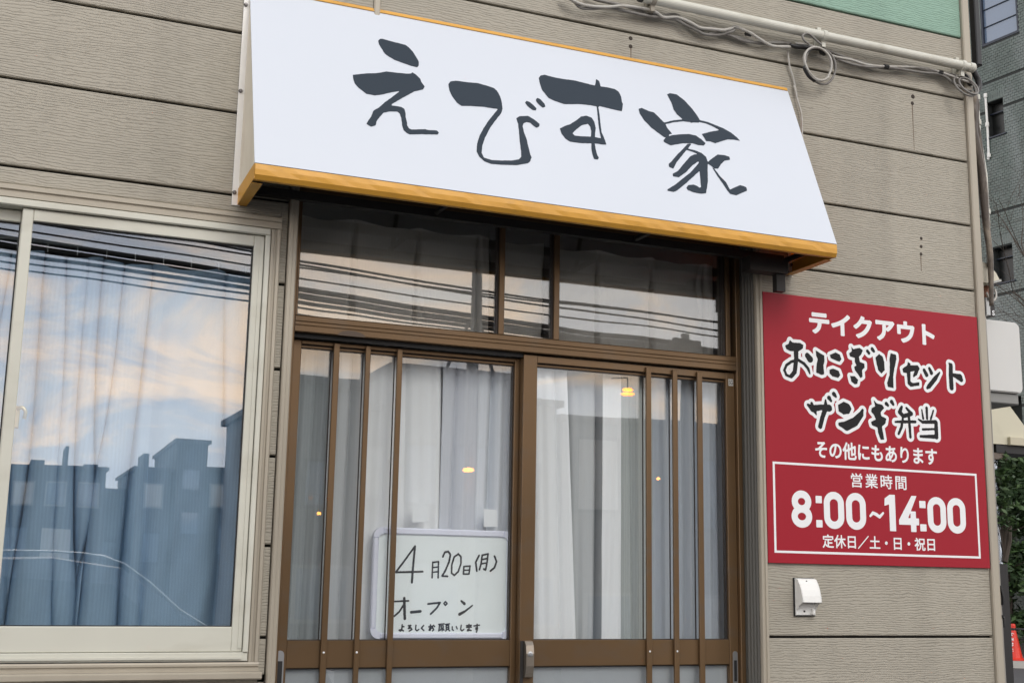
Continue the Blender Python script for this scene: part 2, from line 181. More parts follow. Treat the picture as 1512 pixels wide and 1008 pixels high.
# flat lettering outlines and cable runs, in metres on their own surfaces
DATA = {"AWN":[["p",[[0.9841,-0.1361],[0.9914,-0.1257],[1.0001,-0.1236],[1.0275,-0.1276],[1.0728,-0.1314],[1.0847,-0.1405],[1.0961,-0.1558],[1.1066,-0.1799],[1.1123,-0.195],[1.1102,-0.212],[1.1044,-0.2205],[1.0903,-0.2198],[1.0606,-0.2136],[1.0312,-0.206],[1.0168,-0.1976],[1.0026,-0.1878],[0.9983,-0.179],[0.9864,-0.1522]]],["p",[[0.8929,-0.2999],[0.9365,-0.2838],[0.9663,-0.2771],[1.0019,-0.2613],[1.0318,-0.2591],[1.067,-0.2557],[1.0824,-0.2516],[1.0865,-0.2454],[1.0974,-0.2521],[1.1101,-0.2674],[1.1125,-0.2797],[1.1218,-0.2983],[1.1145,-0.3114],[1.0858,-0.3253],[1.0482,-0.3573],[1.0297,-0.3738],[1.0217,-0.3817],[1.0112,-0.3902],[1.0046,-0.3996],[1.0228,-0.3977],[1.0374,-0.3984],[1.0466,-0.4045],[1.0488,-0.4196],[1.0481,-0.4382],[1.0509,-0.456],[1.0499,-0.4685],[1.0547,-0.4797],[1.0617,-0.4832],[1.1066,-0.4731],[1.1138,-0.4748],[1.1438,-0.4707],[1.1494,-0.4782],[1.1446,-0.4871],[1.0947,-0.495],[1.055,-0.5039],[1.0456,-0.5009],[1.0368,-0.4905],[1.0336,-0.4717],[1.0335,-0.4442],[1.0301,-0.4265],[1.0234,-0.4198],[0.9987,-0.4249],[0.9787,-0.4339],[0.9652,-0.4538],[0.9543,-0.4724],[0.9507,-0.4894],[0.9359,-0.4977],[0.9213,-0.4892],[0.9306,-0.4711],[0.9387,-0.4573],[0.9478,-0.4311],[0.9667,-0.4149],[0.987,-0.389],[1.0029,-0.3732],[1.0395,-0.3327],[1.01,-0.3454],[0.9795,-0.3607],[0.9571,-0.3693],[0.9306,-0.3687],[0.9079,-0.35],[0.8969,-0.3349],[0.8931,-0.3188]]],["p",[[1.2024,-0.2696],[1.21,-0.2569],[1.2278,-0.249],[1.267,-0.2469],[1.304,-0.2427],[1.335,-0.2471],[1.3582,-0.252],[1.3675,-0.2618],[1.3751,-0.2845],[1.3775,-0.3068],[1.3762,-0.3363],[1.3682,-0.3573],[1.3425,-0.3944],[1.3198,-0.4305],[1.2993,-0.472],[1.2862,-0.5084],[1.2815,-0.5338],[1.287,-0.551],[1.3116,-0.5556],[1.3426,-0.5518],[1.3793,-0.5451],[1.4037,-0.5358],[1.413,-0.5249],[1.4162,-0.5026],[1.4173,-0.465],[1.4208,-0.4138],[1.4218,-0.3881],[1.4185,-0.3663],[1.4317,-0.3553],[1.462,-0.3478],[1.4793,-0.3573],[1.4982,-0.3742],[1.4955,-0.385],[1.4847,-0.3929],[1.4727,-0.3844],[1.4659,-0.3761],[1.4527,-0.3755],[1.4408,-0.3843],[1.4367,-0.3948],[1.4379,-0.4232],[1.4428,-0.4444],[1.444,-0.4725],[1.4464,-0.5094],[1.4491,-0.5201],[1.4412,-0.5382],[1.4333,-0.5464],[1.3925,-0.5611],[1.3403,-0.5692],[1.3071,-0.5716],[1.2876,-0.566],[1.2719,-0.5507],[1.2653,-0.5307],[1.2706,-0.4991],[1.2822,-0.466],[1.3022,-0.4277],[1.3217,-0.3954],[1.3472,-0.3584],[1.36,-0.3397],[1.3442,-0.341],[1.3129,-0.3411],[1.2657,-0.347],[1.2368,-0.3531],[1.2226,-0.3426],[1.2098,-0.3197],[1.2027,-0.2955]]],["p",[[1.4592,-0.2929],[1.466,-0.2836],[1.4764,-0.286],[1.4883,-0.2967],[1.4972,-0.3093],[1.4931,-0.3187],[1.4822,-0.3196],[1.4701,-0.3103]]],["p",[[1.5002,-0.2711],[1.507,-0.2617],[1.5173,-0.2655],[1.5285,-0.2817],[1.5309,-0.2944],[1.5199,-0.3019],[1.5104,-0.2934],[1.5015,-0.2807]]],["p",[[1.5254,-0.1709],[1.5344,-0.1586],[1.5492,-0.1519],[1.5793,-0.1554],[1.6184,-0.1556],[1.6582,-0.153],[1.6973,-0.1568],[1.7322,-0.1595],[1.7378,-0.1409],[1.7412,-0.1283],[1.7516,-0.1344],[1.753,-0.1584],[1.7832,-0.1574],[1.806,-0.1593],[1.8188,-0.1684],[1.8237,-0.1881],[1.8225,-0.2125],[1.824,-0.2224],[1.814,-0.2565],[1.7879,-0.2551],[1.7654,-0.253],[1.7318,-0.2505],[1.7268,-0.2563],[1.7251,-0.2936],[1.7211,-0.3343],[1.719,-0.3677],[1.7239,-0.3864],[1.7272,-0.417],[1.7125,-0.4185],[1.6903,-0.4188],[1.6846,-0.4199],[1.6838,-0.4458],[1.6853,-0.4679],[1.689,-0.478],[1.6836,-0.4867],[1.6699,-0.4866],[1.6678,-0.4679],[1.6685,-0.4422],[1.6723,-0.4209],[1.6394,-0.4272],[1.5955,-0.4291],[1.5809,-0.4191],[1.5705,-0.3999],[1.5673,-0.3792],[1.59,-0.3637],[1.608,-0.3535],[1.6336,-0.332],[1.6537,-0.3114],[1.6745,-0.3039],[1.6933,-0.3081],[1.7003,-0.3252],[1.7001,-0.3517],[1.6929,-0.3793],[1.6896,-0.3917],[1.7118,-0.392],[1.7115,-0.3626],[1.7143,-0.3224],[1.7188,-0.2815],[1.7209,-0.2541],[1.6973,-0.2537],[1.6574,-0.2573],[1.5999,-0.2694],[1.5627,-0.2605],[1.5473,-0.2537],[1.53,-0.224],[1.5257,-0.198]]],["h",[[1.61,-0.3909],[1.6336,-0.3648],[1.6499,-0.3498],[1.6741,-0.3384],[1.6805,-0.349],[1.681,-0.3686],[1.6756,-0.3924],[1.6445,-0.3971],[1.6168,-0.3993]]],["p",[[2.0092,-0.1393],[2.0219,-0.1309],[2.0492,-0.1308],[2.0748,-0.1523],[2.0975,-0.1863],[2.1098,-0.2118],[2.1175,-0.236],[2.1077,-0.2471],[2.0768,-0.2498],[2.0478,-0.2452],[2.0283,-0.225],[2.0206,-0.2057],[2.0184,-0.1747]]],["p",[[1.881,-0.2311],[1.8951,-0.2248],[1.9197,-0.2334],[1.9382,-0.2351],[1.956,-0.2569],[1.9722,-0.2776],[1.9769,-0.2971],[1.9907,-0.3201],[1.9781,-0.3239],[1.9715,-0.3353],[1.9555,-0.3417],[1.9455,-0.3336],[1.9157,-0.3091],[1.8926,-0.2799],[1.8809,-0.2517]]],["s",[[1.9691,-0.2782,0.0034],[2.0085,-0.2607,0.0041],[2.047,-0.2489,0.0041],[2.0773,-0.2476,0.0035]]],["p",[[2.0781,-0.244],[2.1169,-0.2334],[2.1469,-0.2357],[2.1755,-0.2439],[2.2042,-0.2522],[2.2316,-0.2663],[2.2517,-0.2846],[2.2606,-0.2982],[2.2359,-0.298],[2.2104,-0.3016],[2.1825,-0.3151],[2.1547,-0.3293],[2.1376,-0.3251],[2.119,-0.3273],[2.116,-0.3142],[2.1092,-0.297],[2.1487,-0.279],[2.1857,-0.2649],[2.1669,-0.254],[2.1387,-0.2443],[2.1134,-0.2431],[2.0758,-0.2541]]],["p",[[1.9616,-0.3406],[1.9884,-0.3253],[2.02,-0.3158],[2.0577,-0.3071],[2.0842,-0.3087],[2.1022,-0.3216],[2.1149,-0.3369],[2.1048,-0.3489],[2.0834,-0.351],[2.0604,-0.3472],[2.0232,-0.3543],[1.9975,-0.3638],[1.972,-0.3733],[1.9482,-0.3619],[1.9508,-0.3527]]],["p",[[2.0411,-0.3536],[2.0566,-0.3506],[2.044,-0.3671],[2.0359,-0.3767],[2.0119,-0.4044],[1.9799,-0.4432],[1.9603,-0.4741],[1.9453,-0.469],[1.9468,-0.4571],[1.9633,-0.4397],[1.9867,-0.4124],[2.0174,-0.3801]]],["p",[[2.0305,-0.3744],[2.0626,-0.3764],[2.0876,-0.3838],[2.1022,-0.3978],[2.1038,-0.4208],[2.0927,-0.4625],[2.0842,-0.5032],[2.0718,-0.5376],[2.064,-0.5582],[2.0451,-0.5645],[2.0165,-0.5629],[1.9948,-0.557],[1.9923,-0.5478],[2.0026,-0.5352],[2.0242,-0.5296],[2.0352,-0.5322],[2.0441,-0.5391],[2.0503,-0.5348],[2.0568,-0.4949],[2.0612,-0.4661],[2.0251,-0.5004],[1.9881,-0.5357],[1.9524,-0.5672],[1.9394,-0.5745],[1.917,-0.5732],[1.9184,-0.5666],[1.9523,-0.5418],[1.9881,-0.51],[2.0245,-0.4778],[2.0599,-0.4387],[2.0696,-0.425],[2.0627,-0.427],[2.0373,-0.4473],[2.0063,-0.481],[1.9742,-0.5079],[1.9511,-0.5081],[1.9536,-0.4967],[1.9776,-0.4795],[2.0095,-0.4412],[2.041,-0.4057],[2.0581,-0.3959],[2.0708,-0.3922],[2.0517,-0.3851],[2.0289,-0.3813]]],["p",[[2.1026,-0.4211],[2.1255,-0.4002],[2.1518,-0.3786],[2.1794,-0.3769],[2.1967,-0.3805],[2.197,-0.3939],[2.1733,-0.4016],[2.1532,-0.4219],[2.1379,-0.4426],[2.1236,-0.4451],[2.1114,-0.4341],[2.1018,-0.4292]]],["p",[[2.1154,-0.442],[2.1231,-0.4472],[2.1373,-0.4744],[2.1554,-0.4975],[2.1582,-0.5101],[2.1628,-0.5275],[2.1806,-0.5161],[2.2086,-0.5002],[2.2232,-0.5023],[2.2314,-0.5055],[2.231,-0.5206],[2.2129,-0.5302],[2.1813,-0.5484],[2.1582,-0.5458],[2.15,-0.5309],[2.1413,-0.5064],[2.1294,-0.4823]]]],"BRUSH":[["p",[[2.5144,0.8355],[2.5242,0.8278],[2.5563,0.8284],[2.5696,0.8221],[2.5679,0.8104],[2.5487,0.7974],[2.5152,0.7962],[2.4988,0.8016],[2.4944,0.8138],[2.5079,0.8207]]],["s",[[2.5389,0.8051,0.01],[2.5385,0.7708,0.0087],[2.5318,0.7248,0.0086],[2.516,0.7077,0.0074]]],["s",[[2.5159,0.7055,0.005],[2.4962,0.7107,0.0049],[2.4887,0.7271,0.005],[2.4971,0.7447,0.005],[2.5175,0.7588,0.0049],[2.5478,0.767,0.0056],[2.5709,0.7564,0.0057],[2.5872,0.7406,0.0057],[2.5934,0.724,0.0032]]],["s",[[2.5853,0.7862,0.01],[2.5964,0.7745,0.0125]]],["p",[[2.6212,0.8081],[2.6399,0.7994],[2.6567,0.7922],[2.6574,0.7721],[2.6521,0.7573],[2.6544,0.7259],[2.644,0.7222],[2.6205,0.729],[2.6237,0.7607],[2.6289,0.7755],[2.6226,0.7893]]],["p",[[2.6808,0.7971],[2.7053,0.8078],[2.7243,0.8007],[2.7299,0.7856],[2.7213,0.7756],[2.6974,0.7811],[2.6838,0.7858]]],["p",[[2.6775,0.7432],[2.6928,0.749],[2.7165,0.7423],[2.7228,0.7272],[2.7122,0.7172],[2.6883,0.7211],[2.677,0.7305]]],["p",[[2.7735,0.834],[2.7822,0.826],[2.8105,0.8332],[2.8242,0.825],[2.8166,0.8115],[2.8056,0.7988],[2.8097,0.7817],[2.8292,0.7775],[2.8286,0.7628],[2.8176,0.7532],[2.8187,0.7301],[2.8094,0.7235],[2.7995,0.7373],[2.7861,0.7507],[2.7831,0.7621],[2.7938,0.7688],[2.7873,0.7799],[2.7879,0.7945],[2.7672,0.7985],[2.7642,0.8099],[2.7764,0.8185]]],["p",[[2.7644,0.7287],[2.7852,0.7286],[2.7986,0.7169],[2.7945,0.7021],[2.784,0.6996],[2.7691,0.7089]]],["s",[[2.8439,0.8243,0.0065],[2.8506,0.8173,0.0059]]],["s",[[2.8655,0.8332,0.0072],[2.8716,0.8267,0.0059]]],["p",[[2.8784,0.8049],[2.8946,0.818],[2.9099,0.8105],[2.9161,0.7904],[2.9168,0.7611],[2.9019,0.747],[2.8883,0.7588],[2.8823,0.7818]]],["p",[[2.9463,0.8254],[2.9699,0.8215],[2.9713,0.8068],[2.9602,0.7704],[2.9537,0.7405],[2.9531,0.6994],[2.9282,0.7005],[2.9253,0.7149],[2.9374,0.7451],[2.9406,0.7806],[2.9403,0.8042]]],["p",[[2.9963,0.7733],[3.0187,0.787],[3.0215,0.8003],[3.0336,0.7941],[3.0332,0.7882],[3.0662,0.7908],[3.0743,0.7796],[3.0606,0.7547],[3.0455,0.7447],[3.0421,0.7503],[3.0504,0.7688],[3.032,0.7643],[3.0301,0.7287],[3.0407,0.7236],[3.0701,0.7288],[3.0695,0.7169],[3.0291,0.7097],[3.0173,0.7189],[3.015,0.7571],[2.9991,0.7588]]],["s",[[3.0946,0.7752,0.0067],[3.1047,0.7582,0.008]]],["s",[[3.1186,0.7831,0.006],[3.1272,0.7671,0.0074]]],["s",[[3.1645,0.7718,0.0034],[3.1447,0.7493,0.0087],[3.1134,0.7172,0.0087],[3.1057,0.7107,0.0054]]],["s",[[3.2115,0.8098,0.0034],[3.2185,0.8032,0.0089],[3.2163,0.7669,0.0096],[3.2171,0.7189,0.0095]]],["s",[[3.2276,0.7678,0.0068],[3.2572,0.761,0.013],[3.2642,0.7525,0.0089]]],["s",[[2.583,0.6127,0.005],[2.6028,0.601,0.0124],[2.6367,0.6078,0.0099],[2.6705,0.6073,0.0125],[2.6785,0.6039,0.0051]]],["s",[[2.598,0.6193,0.005],[2.6105,0.592,0.0075],[2.6156,0.5821,0.0031]]],["s",[[2.6566,0.6348,0.0032],[2.657,0.6092,0.0106],[2.6422,0.5743,0.0087],[2.631,0.5409,0.0087]]],["s",[[2.6718,0.6432,0.0082],[2.6796,0.6335,0.005]]],["s",[[2.6928,0.6584,0.0082],[2.7007,0.6504,0.0051]]],["p",[[2.7085,0.6213],[2.733,0.6344],[2.7568,0.6275],[2.7665,0.6109],[2.7554,0.593],[2.7312,0.5886],[2.711,0.5987]]],["s",[[2.7148,0.5534,0.0075],[2.7434,0.5495,0.017],[2.7784,0.566,0.0159],[2.8059,0.5935,0.0109],[2.8136,0.6095,0.0051]]],["p",[[2.8636,0.6493],[2.8757,0.6386],[2.9002,0.6345],[2.9082,0.6234],[2.8919,0.6078],[2.8948,0.5936],[2.9156,0.5863],[2.9112,0.5686],[2.8951,0.5561],[2.899,0.5333],[2.9028,0.5106],[2.8873,0.5085],[2.8779,0.5321],[2.8753,0.552],[2.8511,0.5591],[2.8481,0.5704],[2.8696,0.5804],[2.8632,0.5944],[2.8498,0.6079],[2.8538,0.6197],[2.8681,0.6265]]],["s",[[2.9182,0.6398,0.0072],[2.925,0.6344,0.0052]]],["s",[[2.942,0.6484,0.0078],[2.9487,0.6395,0.0052]]],["s",[[2.9855,0.6327,0.0053],[2.976,0.6134,0.0085],[2.991,0.5998,0.0072],[3.0239,0.6096,0.0079]]],["s",[[3.0069,0.6301,0.0046],[3.0275,0.611,0.0079]]],["s",[[2.9556,0.5772,0.0039],[2.9972,0.5799,0.0059],[3.0441,0.5828,0.0052]]],["s",[[2.9884,0.5909,0.0045],[2.9819,0.5615,0.0059],[2.9677,0.5346,0.0046]]],["s",[[3.0161,0.5986,0.0059],[3.0178,0.5637,0.0059],[3.0195,0.526,0.0052]]],["s",[[3.0756,0.6289,0.0027],[3.0803,0.5969,0.0047]]],["s",[[3.0978,0.6362,0.006],[3.0979,0.598,0.0046]]],["s",[[3.1282,0.6294,0.0033],[3.1155,0.5991,0.0046]]],["s",[[3.0591,0.5926,0.0033],[3.0767,0.5837,0.0059],[3.1354,0.5886,0.0073]]],["s",[[3.1374,0.5858,0.008],[3.1373,0.533,0.0086]]],["s",[[3.0767,0.5574,0.0046],[3.1338,0.5621,0.004]]],["s",[[3.0652,0.5316,0.0052],[3.1374,0.5347,0.0079]]]],"WB":[["s",[[1.2277,0.0958,0.0021],[1.2005,0.058,0.0021],[1.1693,0.0164,0.0022],[1.2565,0.02,0.0022]]],["s",[[1.2289,0.097,0.0026],[1.2251,0.04,0.0026],[1.2225,-0.0134,0.0026]]],["s",[[1.2888,0.0496,0.0018],[1.288,0.002,0.0018]]],["s",[[1.2888,0.0487,0.0017],[1.3078,0.052,0.0017],[1.308,0.0023,0.0017]]],["s",[[1.2893,0.033,0.0015],[1.307,0.0354,0.0015]]],["s",[[1.2888,0.0185,0.0015],[1.3065,0.0209,0.0015]]],["s",[[1.3217,0.0669,0.0021],[1.328,0.0816,0.0022],[1.3391,0.084,0.0022],[1.347,0.0737,0.0022],[1.3431,0.0528,0.0022],[1.3318,0.0255,0.0022],[1.3212,0.0079,0.0021],[1.3391,0.007,0.0021]]],["s",[[1.3731,0.0764,0.002],[1.3598,0.0677,0.0019],[1.3524,0.0426,0.002],[1.3522,0.0176,0.002],[1.3614,0.0103,0.002],[1.3745,0.0222,0.002],[1.3829,0.0474,0.002],[1.3824,0.0683,0.002],[1.3731,0.0773,0.002]]],["s",[[1.3931,0.0384,0.0018],[1.3919,0.015,0.0018],[1.4109,0.0153,0.0018],[1.4139,0.0404,0.0017],[1.3931,0.0384,0.0018]]],["s",[[1.3925,0.0267,0.0015],[1.4115,0.0278,0.0015]]],["s",[[1.4436,0.0739,0.0022],[1.4327,0.0526,0.0022],[1.437,0.0254,0.0022]]],["s",[[1.4542,0.0741,0.002],[1.4511,0.0488,0.002],[1.446,0.0298,0.002]]],["s",[[1.4541,0.0749,0.002],[1.4743,0.0796,0.002],[1.4716,0.0534,0.002],[1.4667,0.0289,0.002],[1.4606,0.0321,0.002]]],["s",[[1.4531,0.0614,0.0018],[1.4714,0.0652,0.0018]]],["s",[[1.4511,0.0479,0.0018],[1.4694,0.0512,0.0017]]],["s",[[1.4965,0.073,0.0023],[1.5038,0.0562,0.0022],[1.4973,0.037,0.0022],[1.4837,0.0263,0.0023]]],["s",[[1.1651,-0.0719,0.0017],[1.2135,-0.0694,0.0018]]],["s",[[1.1994,-0.0619,0.0034],[1.2014,-0.0951,0.0034],[1.2033,-0.1234,0.0034]]],["s",[[1.1987,-0.0809,0.0022],[1.1844,-0.1033,0.0021],[1.1685,-0.1163,0.0021]]],["s",[[1.2234,-0.1039,0.0034],[1.253,-0.1009,0.0034]]],["s",[[1.2773,-0.0782,0.0021],[1.3169,-0.0738,0.0021],[1.3063,-0.0903,0.0021],[1.287,-0.1088,0.0021]]],["s",[[1.3346,-0.0707,0.0015],[1.3401,-0.0764,0.0015],[1.3349,-0.0818,0.0016],[1.3294,-0.0765,0.0016],[1.3346,-0.0707,0.0015]]],["s",[[1.3869,-0.0682,0.0021],[1.3974,-0.0763,0.004]]],["s",[[1.3825,-0.1091,0.0039],[1.4003,-0.0999,0.0026],[1.4246,-0.0819,0.0014]]],["s",[[1.1952,-0.1416,0.0013],[1.1949,-0.1578,0.0013],[1.1899,-0.1606,0.0013],[1.1863,-0.1578,0.0013],[1.1927,-0.1557,0.0013],[1.2002,-0.1598,0.0013]]],["s",[[1.1955,-0.1477,0.0013],[1.2015,-0.1469,0.0013]]],["s",[[1.2152,-0.1444,0.0013],[1.2239,-0.1436,0.0013],[1.2155,-0.1525,0.0013],[1.2241,-0.1509,0.0013],[1.2273,-0.1557,0.0013],[1.2188,-0.1605,0.0013]]],["s",[[1.2399,-0.1427,0.0013],[1.2391,-0.1557,0.0012],[1.2436,-0.1597,0.0012],[1.2495,-0.1557,0.0013]]],["s",[[1.2649,-0.1435,0.0013],[1.2581,-0.1516,0.0013],[1.2662,-0.1589,0.0013]]],["s",[[1.2816,-0.1475,0.0013],[1.2948,-0.1454,0.0013]]],["s",[[1.2872,-0.1414,0.0013],[1.2872,-0.1576,0.0013],[1.2828,-0.1577,0.0013],[1.2853,-0.1524,0.0012],[1.2949,-0.1507,0.0013],[1.2986,-0.1564,0.0013],[1.2943,-0.1597,0.0013]]],["s",[[1.2969,-0.1434,0.0013],[1.301,-0.1466,0.0013]]],["s",[[1.3144,-0.1401,0.0013],[1.3321,-0.1384,0.0012]]],["s",[[1.3175,-0.1401,0.0013],[1.315,-0.1597,0.0013]]],["s",[[1.3221,-0.1441,0.0011],[1.3292,-0.1441,0.0011],[1.3293,-0.1507,0.0011],[1.3223,-0.1507,0.001],[1.3221,-0.1441,0.0011]]],["s",[[1.3258,-0.1507,0.001],[1.3261,-0.1596,0.0011]]],["s",[[1.3215,-0.1548,0.0011],[1.3198,-0.158,0.0011]]],["s",[[1.3303,-0.1547,0.0012],[1.3322,-0.158,0.001]]],["s",[[1.3366,-0.14,0.001],[1.3499,-0.1384,0.0011]]],["s",[[1.3389,-0.1433,0.0011],[1.3478,-0.1433,0.001],[1.3481,-0.1547,0.001],[1.3392,-0.1547,0.0011],[1.3389,-0.1433,0.0011]]],["s",[[1.339,-0.149,0.0011],[1.3479,-0.149,0.0011]]],["s",[[1.341,-0.1555,0.0011],[1.3376,-0.1604,0.0011]]],["s",[[1.3463,-0.1555,0.0011],[1.3509,-0.1596,0.0011]]],["s",[[1.359,-0.1473,0.0013],[1.3597,-0.1563,0.0013],[1.3633,-0.158,0.0013]]],["s",[[1.3724,-0.1465,0.0012],[1.3757,-0.1534,0.0013]]],["s",[[1.3888,-0.1423,0.0013],[1.3874,-0.1555,0.0013],[1.3919,-0.1596,0.0013],[1.3981,-0.1555,0.0013]]],["s",[[1.4059,-0.1439,0.0013],[1.423,-0.1423,0.0012]]],["s",[[1.4069,-0.1489,0.0013],[1.4222,-0.148,0.0014]]],["s",[[1.4148,-0.1398,0.0012],[1.4153,-0.1587,0.0013],[1.4099,-0.1596,0.0013],[1.4107,-0.1555,0.0013],[1.4225,-0.1587,0.0013]]],["s",[[1.4307,-0.1447,0.0013],[1.4501,-0.1422,0.0013]]],["s",[[1.4419,-0.1389,0.0013],[1.4431,-0.1533,0.0013],[1.4386,-0.1546,0.0013],[1.4385,-0.1505,0.0013],[1.444,-0.1513,0.0013],[1.4406,-0.1637,0.0013]]]],"CAB":{"a":[[1.6323,1.9323],[1.6514,1.9208],[1.7023,1.9125],[1.7794,1.9205],[1.851,1.9373],[1.9302,1.9456],[1.9769,1.9423],[2.0105,1.9299],[2.0647,1.9405],[2.1124,1.9275],[2.1535,1.9163],[2.2021,1.9224],[2.244,1.9241],[2.2865,1.9419],[2.3009,1.9512],[2.3575,1.936],[2.4001,1.9213],[2.4576,1.9059],[2.5308,1.9163]],"b":[[1.6229,1.9335],[1.661,1.9227],[1.693,1.9044],[1.7377,1.9103],[1.8088,1.9276],[1.9074,1.9252],[1.974,1.927],[2.0551,1.9353],[2.0959,1.9209],[2.1438,1.9078],[2.1783,1.9015],[2.2341,1.909],[2.2908,1.9327],[2.3017,1.9478]],"c":[[1.7156,1.9591],[1.7543,1.9483],[1.8129,1.9476],[1.9117,1.9485],[1.965,1.9337],[2.0054,1.9385],[2.0598,1.9556],[2.1007,1.9412],[2.1625,1.9179],[2.2114,1.9338],[2.2674,1.9251],[2.3382,1.9191],[2.4099,1.9129],[2.483,1.9332],[2.5418,1.9343]],"d":[[2.1941,1.909],[2.2642,1.9192],[2.3491,1.9093],[2.4429,1.9204],[2.5458,1.9397]],"e":[[2.5568,1.9359],[2.6415,1.9404],[2.7178,1.9165],[2.8046,1.9171],[2.8746,1.9106],[2.9639,1.9189],[3.055,1.9352],[3.1474,1.9478],[3.2213,1.9413],[3.3146,1.93],[3.3713,1.924]],"f":[[2.5622,1.9288],[2.6902,1.9412],[2.7936,1.9259],[2.8989,1.9181],[2.9883,1.9186],[3.0803,1.9429],[3.1631,1.9419],[3.2472,1.945],[3.3418,1.9458],[3.3885,1.93]],"g":[[2.6854,1.9303],[2.7535,1.9086],[2.8581,1.9007],[2.9835,1.9193],[3.1294,1.9258],[3.2226,1.9344],[3.2868,1.9101],[3.3331,1.8943],[3.3711,1.8929]],"sleeve":[[2.5282,1.9219],[2.5543,1.9203],[2.5925,1.9261],[2.6189,1.9257],[2.6575,1.9303],[2.669,1.9219],[2.6837,1.9167]],"loop":[[2.5948,1.9271],[2.5746,1.9364],[2.5663,1.9505],[2.5755,1.9627],[2.5903,1.9676],[2.6077,1.9622],[2.6308,1.9469],[2.651,1.9349]],"drop":[[2.5353,1.9085],[2.5374,1.8776],[2.5451,1.8452],[2.5585,1.8061],[2.5712,1.7442],[2.5591,1.7793],[2.5741,1.7225],[2.5876,1.6729],[2.5889,1.6067],[2.5896,1.5482],[2.5902,1.4899]],"ring":[[2.6361,1.8622],[2.6955,1.8729],[2.6339,1.7995]],"ring2":[[2.6588,1.8643],[2.7246,1.8735],[2.6565,1.7961]],"knot":[[3.2967,1.9096],[3.2875,1.8884],[3.2981,1.8706],[3.3213,1.8647],[3.3456,1.8754],[3.3429,1.8946],[3.3243,1.9111],[3.3176,1.9297]],"knotc":[[3.3205,1.8962]],"blk":[[3.3754,1.9746],[3.386,1.9532],[3.3968,1.9351],[3.399,1.9088],[3.3858,1.89]],"blk2":[[3.3413,1.9564],[3.3568,1.9509],[3.3714,1.9302],[3.383,1.9256]],"br1":[[3.4384,1.9176],[3.4284,1.889],[3.4307,1.8626],[3.4206,1.8308],[3.426,1.7916],[3.4226,1.7385]],"br2":[[3.4605,1.9152],[3.466,1.8756],[3.4551,1.8334],[3.4602,1.7872],[3.4659,1.7519]],"pvc":[[3.4915,1.9209],[3.4899,1.8663],[3.4906,1.8156],[3.4911,1.7625]]}}
